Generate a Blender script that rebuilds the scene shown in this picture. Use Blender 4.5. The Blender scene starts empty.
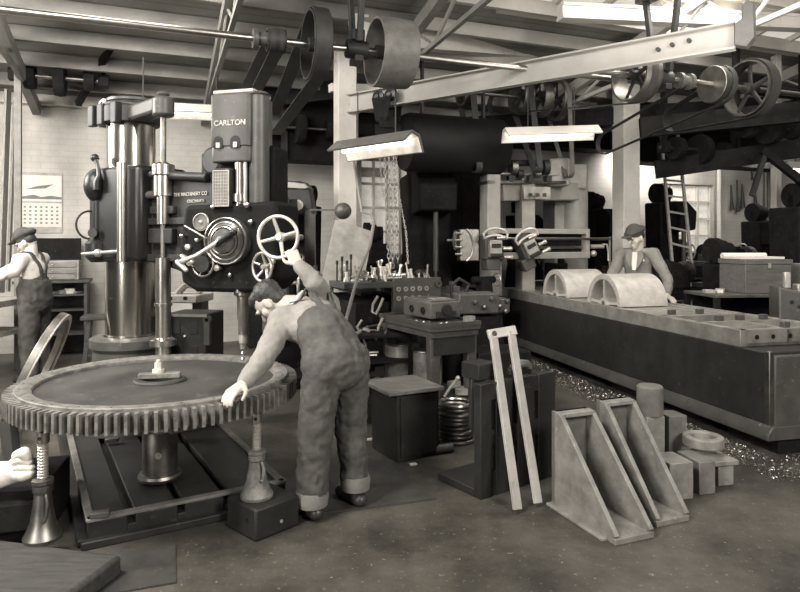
import bpy, bmesh, math, random
from mathutils import Vector as V, Matrix
random.seed(7)
PI = math.pi
COL = bpy.context.scene.collection
F = 640.0; CX = 400.0; HY = 241.0; CH = 1.54
def P(px, py, D): return V(((px-CX)/F*D, D, CH-(py-HY)/F*D))
def FL(px, py):
    D = F*CH/(py-HY); return V(((px-CX)/F*D, D, 0))

# ------------------------------------------------------------------ materials
MATS = {}
TINT = (1.0, 0.945, 0.86)
def mat(name, v, rough=.6, metal=0., var=.25, scale=8., bump=.0, wear=0., wearv=.4, emit=0., tint=TINT, stretch=None, spec=.5):
    if name in MATS: return MATS[name]
    m = bpy.data.materials.new(name); m.use_nodes = True
    nt = m.node_tree; N = nt.nodes; L = nt.links
    b = N['Principled BSDF']
    tc = N.new('ShaderNodeTexCoord'); mp = N.new('ShaderNodeMapping')
    L.new(tc.outputs['Object'], mp.inputs['Vector'])
    if stretch: mp.inputs['Scale'].default_value = stretch
    nz = N.new('ShaderNodeTexNoise'); nz.inputs['Scale'].default_value = scale; nz.inputs['Detail'].default_value = 6
    nz.inputs['Roughness'].default_value = .62
    L.new(mp.outputs[0], nz.inputs['Vector'])
    cr = N.new('ShaderNodeValToRGB')
    cr.color_ramp.elements[0].position = .32; cr.color_ramp.elements[1].position = .68
    lo = v*(1-var); hi = v*(1+var)
    cr.color_ramp.elements[0].color = (lo*tint[0], lo*tint[1], lo*tint[2], 1)
    cr.color_ramp.elements[1].color = (min(hi,1)*tint[0], min(hi,1)*tint[1], min(hi,1)*tint[2], 1)
    L.new(nz.outputs['Fac'], cr.inputs['Fac'])
    out = cr.outputs['Color']
    if wear > 0:
        n2 = N.new('ShaderNodeTexNoise'); n2.inputs['Scale'].default_value = scale*3.1; n2.inputs['Detail'].default_value = 8
        n2.inputs['Roughness'].default_value = .7
        L.new(mp.outputs[0], n2.inputs['Vector'])
        c2 = N.new('ShaderNodeValToRGB'); c2.color_ramp.elements[0].position = .62-.1*wear; c2.color_ramp.elements[1].position = .72
        c2.color_ramp.elements[0].color = (0,0,0,1); c2.color_ramp.elements[1].color = (1,1,1,1)
        L.new(n2.outputs['Fac'], c2.inputs['Fac'])
        mx = N.new('ShaderNodeMixRGB'); L.new(c2.outputs['Color'], mx.inputs['Fac'])
        L.new(out, mx.inputs['Color1']); mx.inputs['Color2'].default_value = (wearv*tint[0], wearv*tint[1], wearv*tint[2], 1)
        out = mx.outputs['Color']
    L.new(out, b.inputs['Base Color'])
    b.inputs['Roughness'].default_value = rough; b.inputs['Metallic'].default_value = metal
    b.inputs['Specular IOR Level'].default_value = spec
    if emit > 0:
        b.inputs['Emission Color'].default_value = (1, .95, .86, 1); b.inputs['Emission Strength'].default_value = emit
    if bump > 0:
        bp = N.new('ShaderNodeBump'); bp.inputs['Strength'].default_value = bump; bp.inputs['Distance'].default_value = .02
        L.new(nz.outputs['Fac'], bp.inputs['Height']); L.new(bp.outputs[0], b.inputs['Normal'])
    MATS[name] = m; return m

BLACK = mat('black_enamel', .012, .38, var=.3, scale=5)
DARK = mat('dark_machine_paint', .026, .5, spec=.35, var=.3, scale=6, wear=.2, wearv=.075)
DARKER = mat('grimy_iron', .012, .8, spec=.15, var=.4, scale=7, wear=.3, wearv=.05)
GREYP = mat('grey_machine_paint', .075, .42, var=.22, scale=6, wear=.2, wearv=.22)
STEEL = mat('machined_steel', .46, .32, 1., var=.15, scale=14)
CHROME = mat('polished_steel', .62, .2, 1., var=.08, scale=5, stretch=(1,1,.2))
DSTEEL = mat('dull_steel', .26, .42, 1., var=.3, scale=9)
CAST = mat('cast_iron', .17, .6, .1, var=.35, scale=11, bump=.15, wear=.4, wearv=.3)
GEARW = mat('gear_web_iron', .05, .55, .1, var=.3, scale=4, wear=.5, wearv=.16, bump=.1)
GEARR = mat('gear_rim_iron', .19, .55, .15, var=.5, scale=16, wear=.35, wearv=.36, bump=.2)
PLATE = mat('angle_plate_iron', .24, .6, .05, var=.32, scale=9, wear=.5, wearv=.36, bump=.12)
PLATESHADE = mat('angle_plate_inner', .13, .6, .05, var=.32, scale=9, wear=.4, wearv=.24, bump=.12)  # darker copy of the plate iron, shade of the inner faces in its colour
WOOD = mat('old_timber', .05, .7, var=.4, scale=5, stretch=(1,6,6), wear=.3, wearv=.10, bump=.2)
WOODL = mat('pale_wood', .30, .65, var=.3, scale=6, stretch=(1,6,6), bump=.1)
WOODD = mat('dark_wood', .055, .6, var=.35, scale=6, stretch=(1,6,6))
WHITE = mat('white_paint', .62, .6, var=.08, scale=3)
CREAM = mat('painted_timber', .58, .65, var=.12, scale=3, wear=.2, wearv=.3)
BEAMM = mat('rail_paint', .33, .6, var=.1, scale=4)
LEATHER = mat('belt_leather', .035, .6, var=.3, scale=8)
BELTL = mat('worn_belt', .13, .55, var=.3, scale=8)
SKIN = mat('skin', .5, .55, var=.06, scale=12, tint=(1,.9,.79))
HAIR = mat('hair', .035, .5, var=.3, scale=30)
SHIRT = mat('work_shirt', .27, .85, var=.14, scale=9, bump=.25)
SHIRTW = mat('white_shirt', .6, .85, var=.06, scale=9, bump=.2)
DENIM = mat('denim', .06, .9, var=.35, scale=7, bump=.35)
DENIM2 = mat('faded_denim', .085, .9, var=.4, scale=7, bump=.3)
COAT = mat('work_coat', .19, .9, var=.2, scale=9, bump=.3)
CAPM = mat('wool_cap', .06, .95, var=.25, scale=14)
PAPER = mat('paper', .6, .8, var=.05)
INK = mat('print_ink', .16, .8)
RUBBER = mat('rubber', .03, .7)
LITMETAL = mat('bright_metal', .55, .35, .6, var=.2, scale=12)
WHEELM = mat('handwheel_rim', .6, .3, .35, var=.12, scale=10)
CLOTHW = mat('white_cotton', .75, .9, var=.06, scale=10, bump=.2)
BRASS = mat('bright_letter', .42, .5, .3)
CHIPM = mat('swarf', .4, .35, .8, var=.5, scale=40)
BOARD = mat('floor_plate', .05, .55, var=.4, scale=5, wear=.3, wearv=.1)
CONC = mat('pulley_face', .17, .5, .1, var=.25, scale=10, stretch=(1,1,1))

# ------------------------------------------------------------------ mesh kit
def frame_from(a, hint=V((0,0,1))):
    a = a.normalized()
    if abs(a.dot(hint)) > .96: hint = V((1,0,0))
    u = hint.cross(a).normalized(); v = a.cross(u); return u, v, a
class G:
    def __init__(s): s.bm = bmesh.new()
    def faces(s, vs, fs):
        bv = [s.bm.verts.new(v) for v in vs]
        for f in fs:
            try: s.bm.faces.new([bv[i] for i in f])
            except ValueError: pass
        return s
    def box(s, c, d, rz=0, R=None):
        c = V(c); M = R if R is not None else Matrix.Rotation(rz, 3, 'Z')
        vs = [c + M @ V((x*d[0]/2, y*d[1]/2, z*d[2]/2)) for x in (-1,1) for y in (-1,1) for z in (-1,1)]
        return s.faces(vs, [(0,1,3,2),(4,6,7,5),(0,4,5,1),(2,3,7,6),(0,2,6,4),(1,5,7,3)])
    def beam(s, p0, p1, w, h, up=V((0,0,1))):
        p0 = V(p0); p1 = V(p1); a = (p1-p0)
        u, v, a_ = frame_from(a, V(up))
        R = Matrix((a_, u, v)).transposed()
        return s.box((p0+p1)/2, (a.length, w, h), R=R)
    def lathe(s, prof, c=(0,0,0), ax=(0,0,1), n=32, closed=False):
        c = V(c); u, v, a = frame_from(V(ax))
        vs = []
        for r, z in prof:
            for i in range(n):
                t = 2*PI*i/n; vs.append(c + a*z + (u*math.cos(t)+v*math.sin(t))*r)
        fs = []; m = len(prof)
        rng = m if closed else m-1
        for k in range(rng):
            k2 = (k+1) % m
            for i in range(n):
                j = (i+1) % n; fs.append((k*n+i, k*n+j, k2*n+j, k2*n+i))
        if not closed:
            if prof[0][0] > 1e-6: fs.append(tuple(range(n))[::-1])
            if prof[-1][0] > 1e-6: fs.append(tuple((m-1)*n+i for i in range(n)))
        return s.faces(vs, fs)
    def cyl(s, p0, p1, r, r2=None, n=20):
        p0 = V(p0); p1 = V(p1); r2 = r if r2 is None else r2
        return s.lathe([(r,0),(r2,(p1-p0).length)], p0, p1-p0, n)
    def ring(s, c, ax, ro, ri, h, n=40):
        return s.lathe([(ri,0),(ro,0),(ro,h),(ri,h)], c, ax, n, closed=True)
    def torus(s, c, ax, R, r, n=36, k=10):
        return s.lathe([(R+r*math.cos(2*PI*i/k), r*math.sin(2*PI*i/k)) for i in range(k)], c, ax, n, closed=True)
    def tube(s, pts, r, n=8, closed=False):
        pts = [V(p) for p in pts]; m = len(pts); vs = []; pu = None
        for i, p in enumerate(pts):
            if closed: a = pts[(i+1)%m]-pts[i-1]
            else: a = pts[min(i+1,m-1)]-pts[max(i-1,0)]
            a.normalize()
            if pu is None: u, v, _ = frame_from(a)
            else:
                u = (pu - a*pu.dot(a)); u.normalize(); v = a.cross(u)
            pu = u; rr = r[i] if isinstance(r, (list,tuple)) else r
            for j in range(n):
                t = 2*PI*j/n; vs.append(p+(u*math.cos(t)+v*math.sin(t))*rr)
        fs = []
        for k in range(m if closed else m-1):
            k2 = (k+1)%m
            for j in range(n): fs.append((k*n+j, k*n+(j+1)%n, k2*n+(j+1)%n, k2*n+j))
        if not closed: fs += [tuple(range(n))[::-1], tuple((m-1)*n+i for i in range(n))]
        return s.faces(vs, fs)
    def prism(s, poly, o, u, v, w, d):
        """polygon poly (a,b) laid at o+a*u+b*v, pushed along w by d"""
        o = V(o); u = V(u); v = V(v); w = V(w).normalized(); n = len(poly)
        vs = [o+u*a+v*b for a, b in poly] + [o+u*a+v*b+w*d for a, b in poly]
        fs = [tuple(range(n))[::-1], tuple(range(n, 2*n))] + [(i, (i+1)%n, n+(i+1)%n, n+i) for i in range(n)]
        return s.faces(vs, fs)
    def sph(s, c, r, R=None, n=16, m=10):
        c = V(c); r = V((r,r,r)) if not hasattr(r, '__len__') else V(r); M = R or Matrix.Identity(3)
        vs = [c+M@V((0,0,-r.z))]
        for k in range(1, m):
            ph = -PI/2+PI*k/m
            for i in range(n):
                t = 2*PI*i/n; vs.append(c+M@V((r.x*math.cos(ph)*math.cos(t), r.y*math.cos(ph)*math.sin(t), r.z*math.sin(ph))))
        vs.append(c+M@V((0,0,r.z))); fs = []
        for i in range(n):
            j = (i+1)%n; fs.append((0, 1+j, 1+i)); fs.append((len(vs)-1, 1+(m-2)*n+i, 1+(m-2)*n+j))
        for k in range(m-2):
            for i in range(n):
                j = (i+1)%n; fs.append((1+k*n+i, 1+k*n+j, 1+(k+1)*n+j, 1+(k+1)*n+i))
        return s.faces(vs, fs)
    def cap(s, p0, p1, r0, r1, side=None, fu=1., fv=1., n=16):
        """tapered capsule, elliptical when fu/fv differ (u runs along side)"""
        p0 = V(p0); p1 = V(p1); a = (p1-p0); Ln = a.length; a = a/Ln if Ln > 1e-6 else V((0,0,1))
        sd = V(side) if side is not None else V((0,0,1))
        if abs(sd.normalized().dot(a)) > .97: sd = V((1,0,0)) if abs(a.x) < .9 else V((0,1,0))
        u = (sd - a*sd.dot(a)).normalized(); v = a.cross(u)
        prof = [(0, -r0)] + [(r0*math.cos(t), -r0*math.sin(t)) for t in (PI*.38, PI*.25, PI*.12, 0)]
        prof += [(r1*math.cos(t), Ln+r1*math.sin(t)) for t in (0, PI*.12, PI*.25, PI*.38)] + [(0, Ln+r1)]
        vs = [p0 - a*r0]
        for r, z in prof[1:-1]:
            for i in range(n):
                t = 2*PI*i/n; vs.append(p0+a*z+u*(math.cos(t)*r*fu)+v*(math.sin(t)*r*fv))
        vs.append(p1+a*r1); m = len(prof)-2; fs = []
        for i in range(n):
            j = (i+1)%n; fs.append((0,1+j,1+i)); fs.append((len(vs)-1, 1+(m-1)*n+i, 1+(m-1)*n+j))
        for k in range(m-1):
            for i in range(n):
                j = (i+1)%n; fs.append((1+k*n+i,1+k*n+j,1+(k+1)*n+j,1+(k+1)*n+i))
        return s.faces(vs, fs)
    def chain(s, pts, rs, **k):
        for i in range(len(pts)-1): s.cap(pts[i], pts[i+1], rs[i], rs[i+1], **k)
        return s

def link(name, g, m, parent=None, bevel=0., loc=None, world=True, sharp=35, remesh=0., smooth=0, disp=0., dscale=.1, recalc=True):
    bm = g.bm
    if recalc: bmesh.ops.recalc_face_normals(bm, faces=bm.faces)
    if parent is not None and world: bm.transform(parent.matrix_basis.inverted())
    elif parent is None and loc is not None: bm.transform(Matrix.Translation(-V(loc)))
    for f in bm.faces: f.smooth = True
    lim = math.radians(sharp)
    for e in bm.edges:
        if len(e.link_faces) == 2 and e.calc_face_angle(0) > lim: e.smooth = False
    me = bpy.data.meshes.new(name); bm.to_mesh(me); bm.free()
    o = bpy.data.objects.new(name, me); COL.objects.link(o); me.materials.append(m)
    if parent is not None: o.parent = parent
    elif loc is not None: o.location = loc
    if bevel > 0:
        b = o.modifiers.new('b', 'BEVEL'); b.width = bevel; b.segments = 2; b.limit_method = 'ANGLE'; b.angle_limit = math.radians(40)
        b.harden_normals = False
    if remesh > 0:
        r = o.modifiers.new('r', 'REMESH'); r.mode = 'VOXEL'; r.voxel_size = remesh; r.use_smooth_shade = True
        if smooth:
            sm = o.modifiers.new('s', 'SMOOTH'); sm.factor = .5; sm.iterations = smooth
        if disp > 0:
            t = bpy.data.textures.new(name+'_folds', 'CLOUDS'); t.noise_scale = dscale; t.noise_depth = 2
            d = o.modifiers.new('d', 'DISPLACE'); d.texture = t; d.strength = disp; d.mid_level = .5; d.texture_coords = 'LOCAL'
    return o
def thing(name, label, cat, loc=(0,0,0), rz=0., group=None):
    o = bpy.data.objects.new(name, None); COL.objects.link(o); o.empty_display_size = .1
    o.matrix_basis = Matrix.Translation(V(loc)) @ Matrix.Rotation(rz, 4, 'Z')
    o['label'] = label; o['category'] = cat
    if group: o['group'] = group
    return o
def one(name, g, m, label, cat, loc, group=None, kind=None, **k):
    o = link(name, g, m, loc=loc, **k); o['label'] = label; o['category'] = cat
    if group: o['group'] = group
    if kind: o['kind'] = kind
    return o
def struct(name, g, m, parent=None, **k):
    o = link(name, g, m, parent, **k)
    if parent is None: o['kind'] = 'structure'
    return o
def local(name, g, m, parent, **k): return link(name, g, m, parent, world=False, **k)
def text(name, s, m, parent, o, u, v, size, ext=.002, align='CENTER'):
    c = bpy.data.curves.new(name, 'FONT'); c.body = s; c.size = size; c.extrude = ext; c.align_x = align; c.align_y = 'CENTER'
    c.offset = size*.012
    tmp = bpy.data.objects.new('t', c); COL.objects.link(tmp); bpy.context.view_layer.update()
    me = bpy.data.meshes.new_from_object(tmp.evaluated_get(bpy.context.evaluated_depsgraph_get())); bpy.data.objects.remove(tmp)
    ob = bpy.data.objects.new(name, me); COL.objects.link(ob); me.materials.clear(); me.materials.append(m)
    u = V(u).normalized(); v = V(v).normalized(); w = u.cross(v)
    M = Matrix((u, v, w)).transposed().to_4x4(); M.translation = V(o)
    ob.parent = parent; ob.matrix_basis = parent.matrix_basis.inverted() @ M
    return ob
def copy_tree(o, parent=None):
    c = o.copy(); COL.objects.link(c)
    if parent is not None: c.parent = parent
    for ch in list(o.children): copy_tree(ch, c)
    return c

# ------------------------------------------------------------------ building grid (turned 21 degrees from the view)
XD = V((.932, .361, 0)); YD = V((-.361, .932, 0)); A0 = V((-5.2, 8.8, 0)); ZU = V((0,0,1))
def W(a, b, z): return A0 + XD*a - YD*b + ZU*z         # a along the far wall, b in front of it
def dist(a, b): return W(a, b, 0).y
def roofz(b): return 3.55 + .20*b

def build_shell():
    # floor
    g = G(); g.faces([(-14,-6,0),(16,-6,0),(16,20,0),(-14,20,0)], [(0,1,2,3)])
    m = bpy.data.materials.new('shop_floor'); m.use_nodes = True; nt = m.node_tree; N = nt.nodes; L = nt.links; b = N['Principled BSDF']
    tc = N.new('ShaderNodeTexCoord')
    def nz(sc, de=6, ro=.6):
        n = N.new('ShaderNodeTexNoise'); n.inputs['Scale'].default_value = sc; n.inputs['Detail'].default_value = de; n.inputs['Roughness'].default_value = ro
        L.new(tc.outputs['Object'], n.inputs['Vector']); return n
    def ramp(src, p0, c0, p1, c1):
        r = N.new('ShaderNodeValToRGB'); r.color_ramp.elements[0].position = p0; r.color_ramp.elements[1].position = p1
        r.color_ramp.elements[0].color = (c0*TINT[0], c0*TINT[1], c0*TINT[2], 1); r.color_ramp.elements[1].color = (c1*TINT[0], c1*TINT[1], c1*TINT[2], 1)
        L.new(src, r.inputs['Fac']); return r
    r1 = ramp(nz(1.3, 8, .65).outputs['Fac'], .36, .030, .66, .12)
    r2 = ramp(nz(34, 4, .7).outputs['Fac'], .62, 0, .70, 1)
    r3 = ramp(nz(5, 6, .7).outputs['Fac'], .3, .75, .7, 1.15)
    mu = N.new('ShaderNodeMixRGB'); mu.blend_type = 'MULTIPLY'; mu.inputs['Fac'].default_value = 1
    L.new(r1.outputs[0], mu.inputs['Color1']); L.new(r3.outputs[0], mu.inputs['Color2'])
    mx = N.new('ShaderNodeMixRGB'); L.new(r2.outputs[0], mx.inputs['Fac']); L.new(mu.outputs[0], mx.inputs['Color1']); mx.inputs['Color2'].default_value = (.26,.24,.2,1)
    L.new(mx.outputs[0], b.inputs['Base Color']); b.inputs['Roughness'].default_value = .55; b.inputs['Specular IOR Level'].default_value = .4
    bp = N.new('ShaderNodeBump'); bp.inputs['Strength'].default_value = .3; bp.inputs['Distance'].default_value = .01
    L.new(r3.outputs[0], bp.inputs['Height']); L.new(bp.outputs[0], b.inputs['Normal'])
    struct('floor', g, m)
    # far wall of white painted brick
    m = bpy.data.materials.new('painted_brick'); m.use_nodes = True; nt = m.node_tree; N = nt.nodes; L = nt.links; b = N['Principled BSDF']
    tc = N.new('ShaderNodeTexCoord'); mp = N.new('ShaderNodeMapping'); mp.inputs['Rotation'].default_value = (PI/2, 0, 0)
    L.new(tc.outputs['Object'], mp.inputs['Vector'])
    bk = N.new('ShaderNodeTexBrick'); bk.inputs['Scale'].default_value = 1; bk.inputs['Brick Width'].default_value = .23; bk.inputs['Row Height'].default_value = .085
    bk.inputs['Mortar Size'].default_value = .006
    for k, c in (('Color1', .50), ('Color2', .485), ('Mortar', .445)): bk.inputs[k].default_value = (c*TINT[0], c*TINT[1], c*TINT[2], 1)
    L.new(mp.outputs[0], bk.inputs['Vector'])
    n = N.new('ShaderNodeTexNoise'); n.inputs['Scale'].default_value = 1.4; n.inputs['Detail'].default_value = 6; L.new(tc.outputs['Object'], n.inputs['Vector'])
    r = N.new('ShaderNodeValToRGB'); r.color_ramp.elements[0].position = .3; r.color_ramp.elements[1].position = .65
    r.color_ramp.elements[0].color = (.6,.6,.6,1); r.color_ramp.elements[1].color = (1,1,1,1); L.new(n.outputs['Fac'], r.inputs['Fac'])
    mu = N.new('ShaderNodeMixRGB'); mu.blend_type = 'MULTIPLY'; mu.inputs['Fac'].default_value = 1
    L.new(bk.outputs['Color'], mu.inputs['Color1']); L.new(r.outputs[0], mu.inputs['Color2']); L.new(mu.outputs[0], b.inputs['Base Color'])
    b.inputs['Roughness'].default_value = .75
    bp = N.new('ShaderNodeBump'); bp.inputs['Strength'].default_value = .3; bp.inputs['Distance'].default_value = .01; L.new(bk.outputs['Fac'], bp.inputs['Height']); bp.invert = True
    L.new(bp.outputs[0], b.inputs['Normal'])
    wl = bpy.data.objects.new('x', None)
    M = Matrix((XD, YD, ZU)).transposed().to_4x4(); M.translation = A0
    def wallpiece(g, a0, a1, z0, z1): g.box(((a0+a1)/2, .1, (z0+z1)/2), (a1-a0, .2, z1-z0))
    g = G(); wins = [(4.9, 5.85, 1.3, 2.9), (11.2, 12.6, 1.3, 2.7), (16.2, 17.6, 1.3, 2.7)]
    a = -6
    for (x0, x1, z0, z1) in wins:
        wallpiece(g, a, x0, 0, 3.6); wallpiece(g, x0, x1, 0, z0); wallpiece(g, x0, x1, z1, 3.6); a = x1
    wallpiece(g, a, 22, 0, 3.6)
    o = struct('wall_back', g, m); o.matrix_basis = M
    GLS = mat('sky_glass', .6, .3, emit=.3)
    for i, (x0, x1, z0, z1) in enumerate(wins):
        g = G(); g.box(((x0+x1)/2, .16, (z0+z1)/2), (x1-x0, .01, z1-z0))
        w = struct('window_%d' % (i+1), g, GLS); w.matrix_basis = M
        g = G(); nx = 4
        for k in range(nx+1): g.box((x0+(x1-x0)*k/nx, .1, (z0+z1)/2), (.04, .05, z1-z0))
        for k in range(5): g.box(((x0+x1)/2, .1, z0+(z1-z0)*k/4), (x1-x0, .045, .04))
        f = link('window_frame', g, CREAM, w, world=False)
    # wall top plate
    g = G(); g.box((8, -.06, 3.5), (28, .12, .16)); o = struct('trim_1', g, CREAM, loc=None); o.matrix_basis = M
    # far side wall at the right of the shop, only glimpsed
    # roof deck
    def deckmat(name, v):
        m = bpy.data.materials.new(name); m.use_nodes = True; nt = m.node_tree; N = nt.nodes; L = nt.links; b = N['Principled BSDF']
        tc = N.new('ShaderNodeTexCoord'); wv = N.new('ShaderNodeTexWave'); wv.inputs['Scale'].default_value = 1.6; wv.bands_direction = 'Y'; wv.wave_profile = 'SAW'
        wv.inputs['Distortion'].default_value = .3; wv.inputs['Detail'].default_value = 2
        n = N.new('ShaderNodeTexNoise'); n.inputs['Scale'].default_value = 2; n.inputs['Detail'].default_value = 6
        L.new(tc.outputs['Object'], wv.inputs['Vector']); L.new(tc.outputs['Object'], n.inputs['Vector'])
        r = N.new('ShaderNodeValToRGB'); r.color_ramp.elements[0].color = (v*.5*TINT[0], v*.5*TINT[1], v*.5*TINT[2], 1); r.color_ramp.elements[1].color = (v*TINT[0], v*TINT[1], v*TINT[2], 1)
        r.color_ramp.elements[0].position = 0; r.color_ramp.elements[1].position = .12; L.new(wv.outputs['Fac'], r.inputs['Fac'])
        r2 = N.new('ShaderNodeValToRGB'); r2.color_ramp.elements[0].color = (.6,.6,.6,1); r2.color_ramp.elements[1].color = (1,1,1,1)
        r2.color_ramp.elements[0].position = .3; r2.color_ramp.elements[1].position = .7; L.new(n.outputs['Fac'], r2.inputs['Fac'])
        mu = N.new('ShaderNodeMixRGB'); mu.blend_type = 'MULTIPLY'; mu.inputs['Fac'].default_value = 1
        L.new(r.outputs[0], mu.inputs['Color1']); L.new(r2.outputs[0], mu.inputs['Color2']); L.new(mu.outputs[0], b.inputs['Base Color']); b.inputs['Roughness'].default_value = .8
        return m
    D1 = deckmat('roof_boards', .26); 
    def deck(name, a0, a1, b0, b1, m, th=.06, dz=0):
        g = G(); vs = []
        for z in (0, th):
            for (a_, b_) in ((a0,b0),(a1,b0),(a1,b1),(a0,b1)):
                vs.append((a_, -b_, roofz(b_)+z+dz))
        g.faces(vs, [(0,1,2,3),(4,7,6,5),(0,4,5,1),(1,5,6,2),(2,6,7,3),(3,7,4,0)])
        o = struct(name, g, m); o.matrix_basis = M; return o
    g = G()
    def slab(a0, a1, b0, b1):
        vs = []
        for z in (0, .06):
            for (a_, b_) in ((a0,b0),(a1,b0),(a1,b1),(a0,b1)): vs.append((a_, -b_, roofz(b_)+z))
        g.faces(vs, [(0,1,2,3),(4,7,6,5),(0,4,5,1),(1,5,6,2),(2,6,7,3),(3,7,4,0)])
    sk = (5.4, 20, 3.6, 6.4)
    slab(-6, 22, -.3, sk[2]); slab(-6, sk[0], sk[2], sk[3]); slab(sk[1], 22, sk[2], sk[3]); slab(-6, 22, sk[3], 9.5)
    o = struct('ceiling', g, D1); o.matrix_basis = M
    s = deck('window_5', sk[0], sk[1], sk[2], sk[3], mat('skylight_glass', .5, .4, emit=.5), .02, .03)
    g = G()
    for k in range(24):
        a_ = sk[0]+(sk[1]-sk[0])*k/23
        g.beam((a_, -sk[2], roofz(sk[2])), (a_, -sk[3], roofz(sk[3])), .05, .08)
    for b_ in (sk[2], 4.5, 5.5, sk[3]): g.beam((sk[0], -b_, roofz(b_)-.02), (sk[1], -b_, roofz(b_)-.02), .1, .12)
    link('window_frame', g, CREAM, s, world=False)
    # purlins
    n = 2
    PUR = mat('purlin_paint', .17, .7, var=.2, scale=3); PURW = mat('purlin_white', .42, .7, var=.1, scale=3)
    for b_ in [.7+.62*i for i in range(13)]:
        g = G(); z = roofz(b_)-.09
        g.beam((-6, -b_, z), (4.6, -b_, z), .07, .16); o = struct('trim_%d' % n, g, PUR); o.matrix_basis = M; n += 1
        g = G(); g.beam((4.6, -b_, z), (21, -b_, z), .07, .16); o = struct('trim_%d' % n, g, PURW); o.matrix_basis = M; n += 1
    # roof trusses: top chord, bottom chord, web rods
    for a_ in (-2.6, .2, 2.4, 4.5, 7.4, 10.4, 13.4, 16.4):
        g = G(); Mt = PUR if a_ < 5 else PURW
        g.beam((a_, -.1, roofz(.1)-.24), (a_, -9, roofz(9)-.24), .1, .14)
        zb = 3.42
        g.beam((a_, 0, zb), (a_, -9, zb+.55), .05, .05)
        for k in range(6):
            b1 = 1+1.4*k; b2 = b1+.9
            g.cyl((a_, -b1, zb+.06*b1), (a_, -b2, roofz(b2)-.28), .022, n=8)
            g.cyl((a_, -b2, roofz(b2)-.28), (a_, -(b1+1.4), zb+.06*(b1+1.4)), .018, n=8)
        o = struct('trim_%d' % n, g, Mt); o.matrix_basis = M; n += 1
    # posts
    def post(px, D, w, d, top, m, name, cham=.01):
        c = P(px, 241, D); g = G(); g.box((c.x, c.y, top/2), (w, d, top), rz=math.radians(21))
        return struct(name, g, m, bevel=cham)
    post(345, 8.0, .235, .235, 4.75, CREAM, 'column_1'); post(626, 9.6, .30, .26, 4.9, CREAM, 'column_2')
    post(18, 7.7, .075, .075, 4.0, mat('post_brown', .16, .7), 'column_3', .004)
    post(776, 9.3, .10, .10, 5.0, CREAM, 'column_4', .004)
    # white girders under the roof at the right
    def girder(p0, p1, w, h, m, nm):
        g = G(); g.beam(V(p0)+ZU*h/2, V(p1)+ZU*h/2, w, .03); g.beam(V(p0)-ZU*h/2, V(p1)-ZU*h/2, w, .03); g.beam(p0, p1, w*.8, h)
        return struct(nm, g, m)
    girder(P(352, 30, 7.2), P(618, 54, 9.9), .16, .30, CREAM, 'trim_%d' % n); n += 1
    girder(P(420, 53, 8.4), P(600, 66, 10.5), .12, .16, CREAM, 'trim_%d' % n); n += 1
    girder(P(560, 12, 7.0), P(815, 24, 7.8), .16, .14, CREAM, 'trim_%d' % n); n += 1
    g = G(); g.beam(P(330, 88, 8.1), P(470, 92, 9.0), .12, .1); struct('trim_%d' % n, g, CREAM); n += 1
    g = G(); g.beam(P(598, 30, 9.5), P(560, 44, 9.0), .06, .08); struct('trim_%d' % n, g, CREAM); n += 1
    g = G(); g.beam(P(-20, 87, 8.5), P(330, 112, 9.9), .05, .06); struct('trim_%d' % n, g, PUR); n += 1
    # tie rail across the wall behind the post
    g = G(); g.beam(P(357, 172, 10.6), P(415, 174, 11.3), .1, .16); struct('trim_%d' % n, g, CREAM); n += 1
build_shell()

# ------------------------------------------------------------------ line shafts, pulleys, belts
SD = V((.932, .361, 0))
def pulley(name, c, R, w, label, m=CONC, spokes=5, crown=.01, group=None, cone=None):
    t = thing(name, label, 'pulley', c, group=group)
    g = G(); a = SD; p0 = V(c)-a*w/2
    if cone:
        n = len(cone); prof = []
        for i, r in enumerate(cone): prof += [(r, w*i/n), (r, w*(i+1)/n)]
        g.lathe(prof, p0, a, 40); local_ = link('cone', g, m, t, bevel=.006); return t
    g.lathe([(R-.018, 0), (R, 0), (R+crown, w/2), (R, w), (R-.018, w), (R-.028, w/2)], p0, a, 48, closed=True)
    link('rim', g, m, t)
    g = G(); g.cyl(V(c)-a*w*.45, V(c)+a*w*.45, R*.2)
    u, v, _ = frame_from(a)
    for i in range(spokes):
        d = u*math.cos(2*PI*i/spokes+.3)+v*math.sin(2*PI*i/spokes+.3)
        g.cap(V(c)+d*R*.15, V(c)+d*(R-.02), R*.10, R*.07, side=a, fu=.5)
    link('spider', g, DARK, t)
    return t
def shaft(name, p, s0, s1, r, label, coll=()):
    t = thing(name, label, 'line shaft', p)
    g = G(); g.cyl(p+SD*s0, p+SD*s1, r, n=16); link('shaft', g, STEEL, t)
    for s in coll:
        g = G(); q = p+SD*s; g.lathe([(.045,-.09),(.085,-.09),(.085,-.05),(.06,-.045),(.06,.045),(.085,.05),(.085,.09),(.045,.09)], q, SD, 24); link('coupling', g, GREYP, t)
    return t
def hanger(p, label, drop=.9):
    t = thing('shaft_hanger', label, 'bearing hanger', p, group='bearing hangers')
    g = G(); g.cyl(p-SD*.1, p+SD*.1, .085); g.box(p+ZU*.12, (.12,.16,.1), rz=math.radians(21)); link('bearing_box', g, DARK, t, bevel=.01)
    g = G()
    for s in (-1, 1):
        q = YD*s
        g.beam(p+q*.10+ZU*.05, p+q*.24+ZU*drop, .06, .05, up=SD)
    g.beam(p+YD*.1-ZU*.1, p-YD*.1-ZU*.1, .08, .06)
    g.beam(p+YD*.32+ZU*drop, p-YD*.32+ZU*drop, .16, .05)
    link('frame', g, DARK, t, bevel=.006)
    return t
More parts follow.
